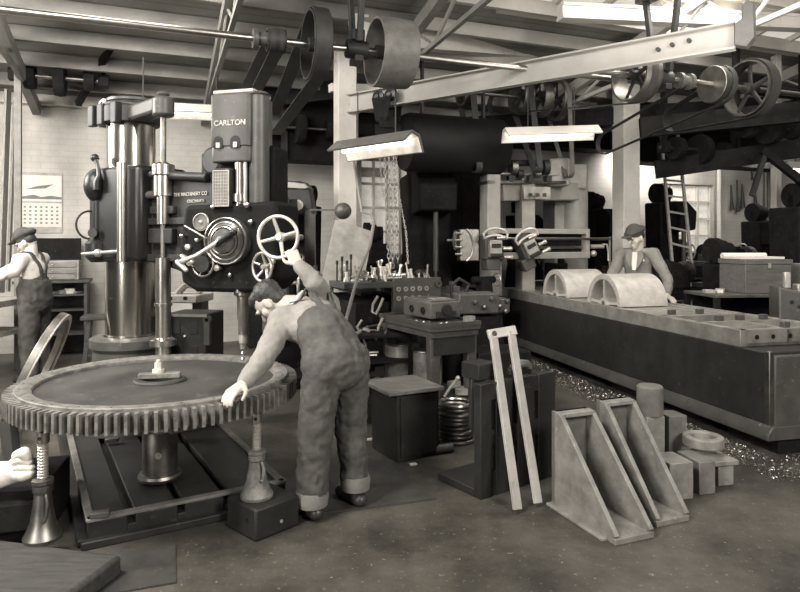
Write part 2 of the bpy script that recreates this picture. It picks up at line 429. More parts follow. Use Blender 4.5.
def belt(pa, ra, pb, rb, w, m, label, crossed=False, th=.008, grp=None):
    """flat belt round two parallel pulleys whose shafts run along SD"""
    pa = V(pa); pb = V(pb); pb = pb + SD*((pa-pb).dot(SD)); d = (pb-pa).normalized(); u = SD.cross(d).normalized()
    def ov(r0, r1): 
        pts = []
        for k in range(13):
            t = PI/2+PI*k/12; pts.append(pa+(d*math.cos(t)+u*math.sin(t))*r0)
        for k in range(13):
            t = -PI/2+PI*k/12; pts.append(pb+(d*math.cos(t)+u*math.sin(t))*r1)
        return pts
    o_, i_ = ov(ra+th, rb+th), ov(ra+.001, rb+.001); n = len(o_); vs = []
    for s in (-w/2, w/2):
        vs += [p+SD*s for p in o_] + [p+SD*s for p in i_]
    fs = []
    for i in range(n):
        j = (i+1)%n
        fs += [(i, j, 2*n+j, 2*n+i), (n+i, 3*n+i, 3*n+j, n+j), (i, n+i, n+j, j), (2*n+i, 2*n+j, 3*n+j, 3*n+i)]
    g = G(); g.faces(vs, fs)
    return one('drive_belt', g, m, label, 'drive belt', (pa+pb)/2, group=grp)

SA = P(385, 53, 6.0)
shaft('line_shaft', SA, -3.2, 3.0, .032, 'long bright steel shaft high over the radial drill carrying the wide drum pulley', (-1.13,))
pulley('drum_pulley', SA+SD*.06, .315, .34, 'wide pale faced drum pulley beside the post top', CONC, 5)
pulley('belt_pulley', SA-SD*.66, .31, .16, 'thin pulley with dark belts, between the shaft coupling and the post', DARK)
hanger(SA-SD*.28, 'dark hanger bearing between the belt pulley and the wide drum')
SB = P(700, 83, 6.9)
shaft('line_shaft', SB, -1.6, 2.2, .03, 'bright shaft in front of the far post under the raised rail', (-.22,))
pulley('belt_pulley', SB-SD*.86, .27, .2, 'bright rimmed pulley just below the rail near the far post', DSTEEL)
hanger(SB-SD*.52, 'dark hanger bearing just past the pulley near the far post')
pulley('cone_pulley', SB+SD*.28, .2, .24, 'stepped cone pulley below the hooked end of the rail', DSTEEL, cone=(.20,.16,.12))
pulley('belt_pulley', SB+SD*.74, .31, .18, 'largest of the pulleys below the hooked rail end, beside the thin white post', DSTEEL)
SC = P(520, 97, 9.0)
shaft('line_shaft', SC, -1.0, 1.3, .028, 'short shaft behind the rail above the planer crossrail', ())
for i, (s, r, w) in enumerate([(-.85,.19,.14),(.02,.24,.15),(.33,.26,.14),(.62,.28,.12)]):
    pulley('belt_pulley', SC+SD*s, r, w, ['small pulley on the shaft above the dark drum', 'narrow pulley, first of three in a row over the planer', 'middle pulley of three in a row over the planer', 'outer pulley of three in a row over the planer, nearest the far post'][i], DSTEEL)
SDk = P(470, 146, 8.6)
t = thing('tank_drum', 'huge dark horizontal drum hung behind the rail and chain hoist', 'drum', SDk)
g = G(); g.lathe([(.04,-.98),(.36,-.95),(.38,-.9),(.38,.42),(.36,.45),(.04,.47)], SDk, SD, 48); link('shell', g, mat('drum_black', .012, .6, spec=.25), t)
g = G(); g.cyl(SDk-SD*1.12, SDk-SD*.94, .05); link('stub_shaft', g, LITMETAL, t)
for s in (-.7, .2):
    g = G(); g.beam(SDk+SD*s+ZU*.375, SDk+SD*s+ZU*1.2, .06, .03, up=SD); link('strap', g, DARK, t)
# belts
belt(SA-SD*.66, .32, P(262, 122, 7.6), .13, .14, LEATHER, 'wide dark belt running down and back from the thin pulley over the drill head')
belt(SA-SD*1.02, .10, P(150, 118, 8.2), .16, .12, LEATHER, 'dark belt passing high above the drill column towards the brick wall')
pulley('belt_pulley', SA-SD*1.02, .10, .16, 'smallest pulley on the long shaft, close to the shaft coupling', DARK)
belt(SC+SD*.02, .247, P(548, 168, 8.7), .07, .09, LEATHER, 'dark belt dropping from the first pulley of three to the planer top')
belt(SC+SD*.62, .287, P(575, 172, 9.0), .08, .07, BELTL, 'pale worn belt dropping from the outer pulley beside the far post')
belt(SC-SD*.85, .197, P(512, 168, 8.6), .08, .09, LEATHER, 'dark belt from the small pulley near the drum to the planer top')
belt(SB+SD*.74, .325, P(770, 128, 8.8), .15, .12, LEATHER, 'wide dark belt from the largest pulley back to the dark shaft below it')
belt(SB+SD*.28, .205, P(700, 150, 9.4), .14, .07, LEATHER, 'narrow dark belt from the cone pulley back to the low dark shaft')
belt(SB-SD*.86, .275, P(655, 118, 10.4), .14, .08, LEATHER, 'dark belt from the bright rimmed pulley back past the far white post')

# shallow dark plank duct and more overhead dark gear on the right
def overhead_counter(px, py, D, L_, lab):
    p = P(px, py, D); t = thing('countershaft', lab, 'countershaft', p, group=None)
    g = G(); g.cyl(p-SD*L_/2, p+SD*L_/2, .025); link('shaft', g, DSTEEL, t)
    for s, r in ((-.3,.16),(0,.22),(.3,.13)):
        g = G(); g.lathe([(.03,-.06),(r,-.06),(r+.01,0),(r,.06),(.03,.06)], p+SD*s*L_, SD, 32); link('wheel', g, DARKER, t)
    g = G()
    for s in (-.45,.45):
        g.beam(p+SD*s*L_, p+SD*s*L_+ZU*1.2, .09, .05, up=SD); g.box(p+SD*s*L_, (.12,.14,.14), rz=.37)
    g.beam(p-SD*L_*.5+ZU*.5, p+SD*L_*.5+ZU*.5, .16, .1)
    link('hanger_frame', g, DARKER, t)
overhead_counter(700, 150, 9.4, 1.5, 'dark countershaft hung low between the two machines near the far windows')
overhead_counter(770, 128, 8.8, 1.4, 'dark countershaft directly below the largest pulley')
overhead_counter(655, 118, 10.4, 1.4, 'dark countershaft in shadow behind the far white post')
overhead_counter(580, 118, 11.0, 1.6, 'dark countershaft deep behind the three pulleys over the planer')
overhead_counter(300, 128, 9.2, 1.5, 'dark countershaft in the shadow beside the painted post and the drill head')
overhead_counter(60, 78, 8.0, 1.1, 'dark countershaft over the bench with the calendar')
for (px0,py0,px1,py1,D0,D1,lab) in [(640,128,800,112,8.6,8.2,'dark timber stringer high above the tool chest'),(655,170,800,148,9.6,9.0,'dark timber stringer, lower one over the far machines'),(440,128,800,104,9.8,9.6,'long dark timber running behind all the pulleys'),(250,100,340,90,9.0,9.0,'dark timber under the roof beside the painted post')]:
    g = G(); g.beam(P(px0,py0,D0), P(px1,py1,D1), .14, .26); one('timber_stringer', g, DARKER, lab, 'timber', P(px0,py0,D0))
# diagonal braces at far right and in the left roof
for (a, b, D0, D1, w, m, lab) in [((762,150),(812,190),8.6,8.6,.09,DARKER,'dark slanting brace at the edge of the picture over the tool chest'),((766,150),(752,196),8.6,8.6,.06,DARK,'short brace hanging down from the slanting brace'),((120,30),(78,104),7.6,8.4,.07,DARKER,'dark diagonal strut leaning under the boarded roof over the calendar wall')]:
    g = G(); g.beam(P(*a, D0), P(*b, D1), w, w); one('brace', g, m, lab, 'brace', P(*b, D1))

# jib rail (channel section) with hooked end
t = thing('crane_rail', 'long pale steel rail rising across the roof with a curled end', 'crane rail', P(350,104,8.1))
r0 = P(349,104,7.9); r1 = P(735,36,5.4); d = (r1-r0).normalized(); sd = d.cross(ZU).normalized(); upv = sd.cross(d)
g = G(); h = .215
g.beam(r0-sd*.03, r1-sd*.03, .02, h, up=upv); 
for s in (-1, 1): g.beam(r0+upv*h/2*s, r1+upv*h/2*s, .10, .016, up=upv)
link('channel', g, BEAMM, t)
g = G(); poly = [(0,-.09),(.09,-.12),(.15,-.05),(.15,.24),(.10,.27),(.06,.24),(.06,.12),(0,.09)]
g.prism(poly, r1-sd*.06, d, upv, sd, .12); link('end_hook', g, GREYP, t, bevel=.01)
g = G()
for k, s in ((-.5,.02),(-.62,.0),(-.36,.03)):
    q = r1+d*k+upv*s; g.cyl(q-sd*.05, q+sd*.02, .018)
link('bolt', g, DARK, t)
# trolley and chain hoist
tp = r0 + d*.60
tt = thing('chain_hoist', 'dark hoist trolley on the pale rail with hanging loops of chain', 'hoist', tp)
for k in (-.07, .07):
    for s in (-1, 1):
        g = G(); q = tp+d*k*1.3-upv*.0+sd*s*.06; g.lathe([(.0,0),(.080,0),(.080,.02),(.03,.03),(.03,.05),(.0,.05)], q, sd*s, 24); link('wheel', g, BLACK, tt)
g = G()
for s in (-1, 1): g.prism([(-.14,-.02),(.14,-.02),(.08,-.3),(-.08,-.3)], tp+sd*(s*.12), d, upv, sd, .012)
g.box(tp-upv*.32, (.2,.26,.12)); g.cyl(tp-upv*.42-V((.15,0,0)), tp-upv*.42+V((.15,0,0)), .11); link('hoist_body', g, DARKER, tt)
def chainlinks(pts, w, name, m, parent):
    g = G(); Ls = [0]
    for i in range(len(pts)-1): Ls.append(Ls[-1]+(pts[i+1]-pts[i]).length)
    s = 0; k = 0
    while s < Ls[-1]:
        i = max(j for j in range(len(Ls)) if Ls[j] <= s); i = min(i, len(pts)-2)
        f = (s-Ls[i])/(Ls[i+1]-Ls[i]); c = pts[i].lerp(pts[i+1], f); a = (pts[i+1]-pts[i]).normalized()
        u, v, _ = frame_from(a); u = u if k%2 else v
        L_ = w*1.9; e = []
        for q in range(10):
            t_ = 2*PI*q/10; e.append(c+a*(math.cos(t_)*L_*.62)+u*(math.sin(t_)*w*.5))
        g.tube(e, w*.17, n=5, closed=True); s += L_*.85; k += 1
    return link(name, g, m, parent)
hb = tp - upv*.45
CHN = mat('chain_steel', .42, .4, .6)
for (dx, px, pyb, ww) in ((-.05,389,262,.034),(.0,393,268,.034),(.05,398,264,.034)):
    e = P(px, pyb, 7.6); chainlinks([hb+V((dx,0,0)), e], ww, 'chain', CHN, tt)
e = P(404, 215, 7.5); chainlinks([hb+V((.08,0,0)), P(398,190,7.5), P(406,232,7.4), P(408,262,7.3)], .02, 'hand_chain', CHN, tt)
chainlinks([hb+V((-.12,0,0)), P(382,185,7.6), P(384,200,7.6)], .02, 'hand_chain', CHN, tt)

# trough lamps
def trough(px0, py0, px1, py1, D0, D1, w, h, lab, e=.9, dark=True, tilt=.25):
    a = P(px0, py0, D0); b = P(px1, py1, D1); c = (a+b)/2
    t = thing('trough_lamp', lab, 'ceiling lamp', c)
    dd = (b-a); n = V((0,0,1)); s = dd.normalized().cross(n).normalized()
    if s.y > 0: s = -s
    Rt = Matrix.Rotation(-tilt if s.cross(dd.normalized()).z > 0 else tilt, 3, dd.normalized()); s = Rt @ s; n = Rt @ n
    prof = [(-w,0),(-w*.35,h),(w*.35,h),(w,0),(w*.9,-.01),(w*.3,h*.85),(-w*.3,h*.85),(-w*.9,-.01)]
    g = G(); g.prism(prof, a, s, n, dd, dd.length); link('reflector', g, mat('lamp_dark_enamel', .11, .5) if dark else WHITE, t)
    g = G(); 
    inner = [(-w*.88,0),(-w*.3,h*.82),(w*.3,h*.82),(w*.88,0),(w*.84,-.005),(w*.28,h*.78),(-w*.28,h*.78),(-w*.84,-.005)]
    g.prism(inner, a+dd*.01, s, n, dd, dd.length*.98); link('lining', g, mat('lamp_white_enamel', .85, .4), t)
    g = G(); g.cyl(a+dd*.06+n*h*.3, b-dd*.06+n*h*.3, .019, n=12); link('tube', g, mat('lamp_tube', .9, .4, emit=e*2.5), t)
    for k in (.25, .75):
        g = G(); g.cyl(a+dd*k+n*h*.9, a+dd*k+n*h*.9+ZU*.5, .008, n=6); link('suspension_rod', g, DARK, t)
    return t
trough(338,156,414,146, 6.6,6.0, .17,.14, 'dark trough lamp with white inside hung in front of the chain hoist', 2.2)
trough(505,139,598,136, 7.6,7.9, .12,.13, 'pale trough lamp hung over the planer crossrail', 2.2, False)
trough(102,112,250,118, 6.6,8.0, .12,.13, 'long trough lamp behind the top of the drill column', 2.2, False)
trough(786,170,830,172, 10,10, .12,.13, 'far trough lamp at the picture edge beyond the slanting brace', 2.2, False)

# ------------------------------------------------------------------ radial drill
C0 = V((-2.1, 5.0, 0))
dr = thing('radial_drill', 'tall radial drilling machine with bright column and CARLTON cast on its head', 'drilling machine', C0)
# base plate with slots, turned about 31 degrees
b0 = V((-1.575, 3.22, 0)); bx = V((.862, .507, 0)); by = V((-.507, .862, 0)); H = .12
g = G(); Wd, Ln = 1.05, 2.55
def bpnt(a, b, z): return b0+bx*a+by*b+ZU*z
xs = [0, .19, .23, .44, .48, .69, .73, Wd]
for i in range(0, 8, 2):
    g.box(bpnt((xs[i]+xs[i+1])/2, Ln/2, H/2+.0), (xs[i+1]-xs[i], Ln, H), rz=math.atan2(bx.y, bx.x))
g.box(bpnt(Wd/2, Ln/2, H*.3), (Wd-.01, Ln-.01, H*.6), rz=math.atan2(bx.y, bx.x))
g.box(bpnt(Wd/2, -.02, .02), (Wd+.06, .05, .04), rz=math.atan2(bx.y, bx.x))
for s in (-.02, Wd+.02): g.box(bpnt(s, Ln/2, .02), (.05, Ln, .04), rz=math.atan2(bx.y, bx.x))
link('base_plate', g, DARK, dr, bevel=.006)
g = G()
for s in (-.005, Wd-.035): g.box(bpnt(s+.02, Ln/2, H+.008), (.04, Ln, .018), rz=math.atan2(bx.y, bx.x))
g.box(bpnt(Wd/2, .02, H+.008), (Wd, .05, .018), rz=math.atan2(bx.y, bx.x))
link('base_rim', g, CAST, dr, bevel=.004)
g = G(); g.lathe([(.40,.12),(.40,.3),(.31,.46),(.275,.62),(.275,.70),(.30,.73),(.30,.79),(.26,.81),(.20,.81),(.20,.12)], C0, ZU, 48); link('pedestal', g, GREYP, dr)
g = G(); g.cyl(C0+ZU*.8, C0+ZU*1.43, .187, n=56); g.cyl(C0+ZU*1.09, C0+ZU*1.105, .19, n=56); link('column', g, CHROME, dr)
g = G(); g.cyl(C0+ZU*2.08, C0+ZU*2.56, .178, n=56); link('column', g, CHROME, dr)
u = V((.843,-.537,0)); n_ = V((-.537,-.843,0))          # arm direction, arm face
Rarm = Matrix((u, -n_, ZU)).transposed()
# sleeve
g = G(); cs = C0
prof = [(-.20,-.20),(-.26,-.1),(-.26,.12),(-.18,.24),(.22,.26),(.40,.22),(.42,.1),(.42,-.2)]
g.prism(prof, cs+ZU*1.39, u, n_, ZU, .70)
link('sleeve', g, BLACK, dr, bevel=.03)
g = G(); q = P(122, 241, 4.585); g.cyl((q.x,q.y,1.39),(q.x,q.y,2.10), .035, n=20); link('sleeve_tube', g, STEEL, dr)
g = G(); q = P(98, 241, 4.85); 
g.sph((q.x-.01,q.y,1.96), (.09,.1,.13)); g.cyl((q.x,q.y,1.5),(q.x,q.y,2.02), .042); g.lathe([(.05,-.1),(.09,-.06),(.09,.04),(.04,.1)], (q.x-.0,q.y,1.48), ZU, 24)
g.cyl((q.x,q.y-.05,1.60),(q.x,q.y-.09,1.60),.035); g.cyl((q.x,q.y,1.96),(q.x+.3,q.y+.1,1.96),.06)
link('clamp_housing', g, BLACK, dr)
g = G(); g.tube([P(97,190,4.75), P(97,182,4.75), P(99,176,4.75), P(98,165,4.78), P(95,158,4.8)], [.03,.03,.018,.014,.024]); g.sph(P(95,158,4.8), .032); link('clamp_lever', g, BLACK, dr)
g = G(); g.torus(P(90,225,4.85), V((.8,-.6,0)), .105, .008); 
link('hose_loop', g, RUBBER, dr)
g = G(); g.cyl(P(82,254,4.7), P(122,251,4.65), .012); g.sph(P(98,253,4.68), (.03,.03,.03)); link('clamp_bar', g, LITMETAL, dr)
g = G(); g.cyl(P(141,196,4.7), P(163,194,4.6), .03); link('shift_rod', g, GREYP, dr)
# column top
g = G(); g.lathe([(.18,2.44),(.215,2.44),(.215,2.56),(.20,2.58),(.20,2.6)], (C0.x,C0.y,0), ZU, 48)
for k in (-.19, -.07, .10): g.box(C0+u*k+n_*.20+ZU*2.5, (.07,.05,.16), R=Rarm)
g.box(C0-u*.22+ZU*2.5, (.12,.2,.12), R=Rarm)
link('column_cap', g, DARK, dr, bevel=.008)
g = G(); g.lathe([(.16,2.54),(.20,2.555),(.20,2.58),(.185,2.59),(.185,2.605),(.20,2.61),(.20,2.63),(.10,2.65)], (C0.x+.02,C0.y,0), ZU, 48); link('gear_cover', g, GREYP, dr)
qs = C0+u*.60+n_*.16; g = G(); g.beam(C0+u*.12+n_*.06+ZU*2.50, qs+ZU*2.50, .15, .11); g.cyl(qs+ZU*2.56, qs+ZU*2.42, .075); g.cyl(qs+ZU*2.56, qs+ZU*2.60, .045); link('screw_bracket', g, GREYP, dr, bevel=.02)
g = G(); q = qs
pr = [(.026,.80)]
z = .80
g.cyl(q+ZU*1.3, q+ZU*2.45, .020); link('elevating_screw', g, DSTEEL, dr)
g = G(); g.cyl(q+ZU*.2, q+ZU*1.42, .052); g.lathe([(.052,.0),(.062,.0),(.062,.02),(.052,.02)], q+ZU*1.08, ZU); g.lathe([(.05,0),(.09,0),(.09,.04),(.05,.06)], q+ZU*.80, ZU); link('screw_sleeve', g, STEEL, dr)
g = G(); g.lathe([(.05,1.86),(.066,1.86),(.066,2.00),(.078,2.01),(.078,2.08),(.03,2.10)], (q.x,q.y,0), ZU, 28); g.lathe([(.044,1.66),(.046,1.86)], (q.x,q.y,0), ZU, 24); link('screw_nut', g, STEEL, dr)
# arm
g = G(); g.prism([(.26,1.39),(.26,2.08),(.5,2.06),(1.1,1.97),(1.25,1.9),(1.25,1.22),(.95,1.24),(.7,1.33),(.45,1.38)], C0-n_*.22, u, ZU, n_, .34)
link('arm', g, DARK, dr, bevel=.02)
g = G(); g.cyl(C0+u*.45+n_*.15+ZU*2.02, C0+u*1.05+n_*.15+ZU*1.97, .03); g.box(C0+u*.72+n_*.13+ZU*1.68, (.75,.03,.05), R=Rarm); g.box(C0+u*.72+n_*.13+ZU*1.42, (.72,.04,.05), R=Rarm)
link('arm_way', g, DARK, dr, bevel=.006)
g = G(); g.prism([(.44,1.52),(.44,1.63),(.70,1.63),(.70,1.52)], C0+n_*.12, u, ZU, n_, .05); g.prism([(.44,1.73),(.44,1.79),(.70,1.79),(.70,1.73)], C0+n_*.12, u, ZU, n_, .04)
link('arm_cover', g, DARK, dr, bevel=.01)
# head
HC = V((-1.09, 4.36, 0)); hx = V((.966,-.259,0)); hn = V((-.259,-.966,0)); Rh = Matrix((hx, -hn, ZU)).transposed()
def hp(a, z, o): return HC+hx*a+hn*o+ZU*z          # a across, z up, o out of the face
def hpx(px, py, o):
    """point on the plane o in front of the head face seen at a pixel"""
    r = V(((px-CX)/F, 1, -(py-HY)/F)); q = HC+hn*o; c = V((0,0,CH)); k = ((q-c).dot(hn))/r.dot(hn); return c+r*k
fo = .16
lettering = BRASS
text('lettering', 'THE MACHINERY CO', lettering, dr, C0+u*.845+n_*.126+ZU*1.865, u, ZU, .036, .002)
text('lettering', 'CINCINNATI', lettering, dr, C0+u*.90+n_*.126+ZU*1.815, u, ZU, .030, .002)
# rounded upper casting
g = G(); pf = [(-.135,-.14),(-.135,.145),(-.12,.16),(.13,.16),(.16,.14),(.175,-.14)]
g.prism(pf, HC+ZU*2.16, hx, hn, ZU, .35)
pf2 = [(x*.97,y*.96) for x,y in pf]; g.prism(pf2, HC+ZU*2.06, hx, hn, ZU, .11)
link('head_cover', g, GREYP, dr, bevel=.018)
g = G(); g.box(hp(.02,2.53,0), (.30,.26,.03), R=Rh); link('cover_lid', g, LITMETAL, dr, bevel=.01)
g = G(); g.cyl(hp(.175,1.22,.06), hp(.175,2.50,.06), .068, n=28); g.lathe([(.068,0),(.078,.01),(.05,.03)], hp(.175,2.5,.06), ZU, 28); link('feed_rack_housing', g, GREYP, dr)
for k in (-.07, .055):
    g = G(); g.lathe([(.0,.0),(.036,.0),(.036,.008),(0,.008)], hp(k,2.195,fo-.004), hn, 20); g.box(hp(k,2.175,fo), (.07,.012,.04), R=Rh); ph_ = link('peep_hole', g, BLACK, dr)
    g = G(); g.box(hp(k+.004,2.17,fo+.008), (.028,.012,.035), R=Rh); link('peep_glass', g, LITMETAL, dr)
text('lettering', 'CARLTON', LITMETAL, dr, hp(.016,2.315,fo+.002), hx, ZU, .050, .004)
g = G(); g.box(hp(-.035,1.89,.12), (.125,.12,.26), R=Rh); link('plate_box', g, DARK, dr, bevel=.01)
g = G(); g.box(hp(-.035,1.885,.183), (.115,.006,.235), R=Rh); 
link('index_plate', g, mat('index_plate_metal', .2, .5, .3), dr)
g = G()
for k in range(10): g.box(hp(-.035,1.79+k*.021,.187), (.10,.003,.003), R=Rh)
for k in range(5): g.box(hp(-.075+k*.02,1.885,.187), (.0025,.003,.21), R=Rh)
for s in (-1,1): g.box(hp(-.035+s*.056,1.885,.188), (.006,.006,.235), R=Rh); g.box(hp(-.035,1.885+s*.116,.188), (.115,.006,.006), R=Rh)
link('index_grid', g, LITMETAL, dr)
g = G(); g.cyl(hp(.058,1.2,.12), hp(.058,2.1,.12), .026); g.lathe([(.03,0),(.045,0),(.045,.05),(.03,.05)], hp(.058,1.80,.12), ZU); link('guide_bar', g, STEEL, dr)
g = G(); g.cyl(hp(.105,1.25,.12), hp(.105,2.1,.12), .017); link('guide_bar', g, STEEL, dr)
# gearbox
g = G(); g.prism([(-.36,1.26),(-.38,1.5),(-.33,1.78),(.34,1.80),(.36,1.3),(.25,1.2),(-.25,1.2)], HC-hn*.22, hx, ZU, hn, .37); link('gearbox', g, DARKER, dr, bevel=.03)
g = G(); g.box(hp(.05,1.98,-.1), (.42,.24,.4), R=Rh); link('saddle', g, DARKER, dr, bevel=.02)
c = hpx(226, 241, .2)
g = G(); g.lathe([(.05,-.06),(.155,-.05),(.155,.0),(.145,.01),(.14,.0),(.12,.0),(.118,.012),(.10,.02),(.09,.012),(.075,.045),(.06,.05),(.0,.06)], c, hn, 48); link('feed_dial', g, GREYP, dr)
g = G()
for r in (.15,.122,.09): g.torus(c+hn*(.01 if r>.1 else .03), hn, r, .006, 48, 8)
link('dial_ring', g, STEEL, dr)
g = G(); a = c+hn*.08; g.cyl(c, a, .03); g.cap(a, a+hx*-.13+ZU*-.09+hn*.05, .018, .013); g.cap(a+hx*-.13+ZU*-.09+hn*.05, a-hx*.23-ZU*.13+hn*.06, .013, .019); link('quill_lever', g, LITMETAL, dr)
g = G(); g.cap(a-hx*.02-ZU*.02, a+hx*.09+ZU*.05, .022, .02); g.sph(a+hx*.10+ZU*.055, .024); link('feed_lever', g, BLACK, dr)
g = G(); g.sph(a+hx*.105+ZU*.085, .022); link('lever_ball', g, LITMETAL, dr)
c2 = hpx(201, 222, .17); g = G(); g.lathe([(.0,-.03),(.06,-.03),(.06,.0),(.05,.01),(.05,.0),(.0,.0)], c2, hn, 28); link('depth_gauge', g, DSTEEL, dr)
g = G(); g.torus(c2, hn, .055, .006); g.sph(c2, .015); link('gauge_bezel', g, LITMETAL, dr)
def handwheel(c, n, R, r, spokes, name, m, hub, ph=0, dish=.03, handle=False):
    u_, v_, n_ = frame_from(V(n)); g = G(); g.torus(c, n_, R, r, 48, 12); w = link(name, g, m, dr)
    g = G()
    for i in range(spokes):
        t = 2*PI*i/spokes+ph; dd = u_*math.cos(t)+v_*math.sin(t); g.cap(c-n_*dish+dd*hub*.6, c+dd*R, r*1.15, r*.85)
    link('spoke', g, m, w, world=False) if False else link('wheel_spider', g, m, dr)
    g = G(); g.lathe([(0,-dish-.05),(hub,-dish-.05),(hub,-dish+.01),(hub*.75,-dish+.02),(hub*.6,-dish+.03),(0,-dish+.03)], c, n_, 28); link('wheel_hub', g, m, dr)
wc = hpx(278, 237, .32); handwheel(wc, V((-.2,-.98,0)), .128, .0115, 4, 'handwheel', WHEELM, .03, ph=math.radians(15))
g = G(); g.cyl(wc-hn*.05, wc-hn*.35, .02); link('wheel_shaft', g, STEEL, dr)
w2 = hpx(262, 267, .24); handwheel(w2, V((-.62,-.78,0)), .09, .009, 5, 'handwheel', LITMETAL, .022, ph=.3)
g = G(); g.cyl(w2-hn*.02, w2-hn*.25, .03); g.lathe([(.03,0),(.05,0),(.05,.03),(.03,.03)], w2-hn*.1, -hn); link('wheel_shaft', g, DARK, dr)
w3 = hpx(203, 264, .20); handwheel(w3, V((-.35,-.93,0)), .082, .009, 6, 'feed_wheel', DSTEEL, .035, ph=.2)
g = G(); g.cyl(w3+hn*.02, w3-hn*.1, .055); link('wheel_shaft', g, DARK, dr)
for (px, py, o, r, m) in [(247,205,.17,.018,STEEL),(188,247,.17,.02,LITMETAL),(190,262,.2,.026,LITMETAL),(182,236,.2,.014,STEEL),(217,268,.2,.02,LITMETAL),(230,275,.17,.014,STEEL),(251,222,.17,.016,STEEL),(272,262,.17,.022,STEEL),(197,240,.2,.012,LITMETAL),(213,207,.17,.014,STEEL)]:
    g = G(); q = hpx(px, py, o); g.lathe([(0,-.05),(r*.6,-.05),(r*.6,-.01),(r,-.01),(r,.01),(0,.016)], q, hn, 18); link('knob', g, m, dr)
g = G(); g.cap(hpx(185,226,.24), hpx(206,238,.22), .007, .007); link('stop_lever', g, STEEL, dr)
g = G(); g.cap(hpx(178,262,.2), hpx(186,270,.25), .02, .015); g.cap(hpx(182,256,.2), hpx(192,262,.22), .015, .02); link('crank', g, LITMETAL, dr)
# spindle and twist drill
sp = V((-1.048, 4.28, 0))
g = G(); g.lathe([(0,1.24),(.062,1.24),(.062,1.18),(.042,1.17),(.04,1.02),(.034,1.01),(.034,.92)], (sp.x,sp.y,0), ZU, 28); link('quill', g, STEEL, dr)
g = G(); g.lathe([(.0,.96),(.026,.96),(.028,.86),(.02,.85),(.018,.82),(0,.82)], (sp.x,sp.y,0), ZU, 20); link('drill_socket', g, LITMETAL, dr)
g = G(); vs = []; fs = []; K = 30
for i in range(K+1):
    t = i*.30; z = .83-.105*i/K; r = .0125 if i < K-2 else .0125*(K-i)/3+.001
    for a_, rr in ((0,r),(PI*.35,r*.35),(PI,r),(PI*1.35,r*.35)): vs.append(sp+V((rr*math.cos(a_+t), rr*math.sin(a_+t), z)))
for i in range(K):
    for j in range(4): fs.append((i*4+j, i*4+(j+1)%4, i*4+4+(j+1)%4, i*4+4+j))
fs += [(3,2,1,0), tuple(K*4+j for j in range(4))]
g.faces(vs, fs); link('twist_drill', g, LITMETAL, dr)
# motor and mess behind arm top
g = G(); q = C0+u*.95-n_*.1; g.box(q+ZU*2.07, (.3,.2,.2), R=Rarm); g.cyl(q+ZU*2.1+n_*.14, q+ZU*2.1-n_*.14, .1); link('arm_motor', g, DARK, dr, bevel=.02)

# ------------------------------------------------------------------ ring gear job
GC = V((-1.425, 3.8, 0)); ZT = .74
gt = thing('ring_gear', 'huge toothed gear wheel lying flat on screw jacks under the drill', 'gear', GC+ZU*.62)
N_ = 112; RO, RR = .80, .752
g = G(); poly = []
for i in range(N_):
    t = 2*PI*i/N_; s = 2*PI/N_
    for f_, r in ((-.5,RR),(-.27,RR),(-.17,RO),(.17,RO),(.27,RR)): poly.append((r, t+f_*s))
# profile extruded, ring with hole
z0, z1 = ZT-.115, ZT-.018; vs = []
ot = [(r*math.cos(t), r*math.sin(t)) for r, t in poly]; M_ = len(ot)
inn = [(.66*math.cos(t), .66*math.sin(t)) for r, t in poly]
vs += [(x,y,z0) for x,y in ot]+[(x,y,z1) for x,y in ot]+[(x,y,z0) for x,y in inn]+[(x,y,z1) for x,y in inn]
fs = []
for i in range(M_):
    j = (i+1)%M_; fs += [(i,j,M_+j,M_+i),(2*M_+i,3*M_+i,3*M_+j,2*M_+j),(M_+i,M_+j,3*M_+j,3*M_+i),(i,2*M_+i,2*M_+j,j)]
g.faces([GC+V(v) for v in vs], fs); link('toothed_rim', g, GEARR, gt)
g = G(); g.lathe([(.665,ZT-.03),(.748,ZT-.03),(.748,ZT-.004),(.744,ZT),(.69,ZT),(.665,ZT-.012)], GC, ZU, 128, closed=True); link('rim_band', g, GEARR, gt)
g = G(); g.lathe([(.10,ZT-.06),(.50,ZT-.06),(.668,ZT-.07),(.668,ZT-.028),(.655,ZT-.030),(.50,ZT-.032),(.49,ZT-.026),(.27,ZT-.024),(.26,ZT-.03),(.10,ZT-.03)], GC, ZU, 128, closed=True); link('web', g, GEARW, gt)
g = G()
for i in range(28):
    t = 2*PI*i/28+.05; q = GC+V((.722*math.cos(t), .722*math.sin(t), ZT-.002)); g.cyl(q, q+ZU*.0035, .006, n=10)
link('rim_hole', g, BLACK, gt)
g = G(); g.lathe([(.10,ZT-.115),(.15,ZT-.115),(.15,ZT-.022),(.14,ZT-.014),(.10,ZT-.014)], GC, ZU, 48, closed=True); link('hub', g, GEARW, gt)
g = G(); q = GC+ZU*(ZT+.004); g.beam(q+V((-.115,-.03,0)), q+V((.115,.02,0)), .06, .03); one('clamp_bar', g, GEARR, 'short flat clamping bar lying across the centre hole of the gear', 'clamp bar', q, bevel=.004)
g = G(); q = GC+V((-.01,0,ZT+.02)); g.cyl(q, q+ZU*.02, .034, n=24); g.cyl(q+ZU*.02, q+ZU*.06, .022, n=6); g.cyl(q-ZU*.0, q+ZU*.075, .012)
one('clamp_bolt', g, WHITE, 'pale bolt head with nut standing on the clamping bar', 'bolt', q)
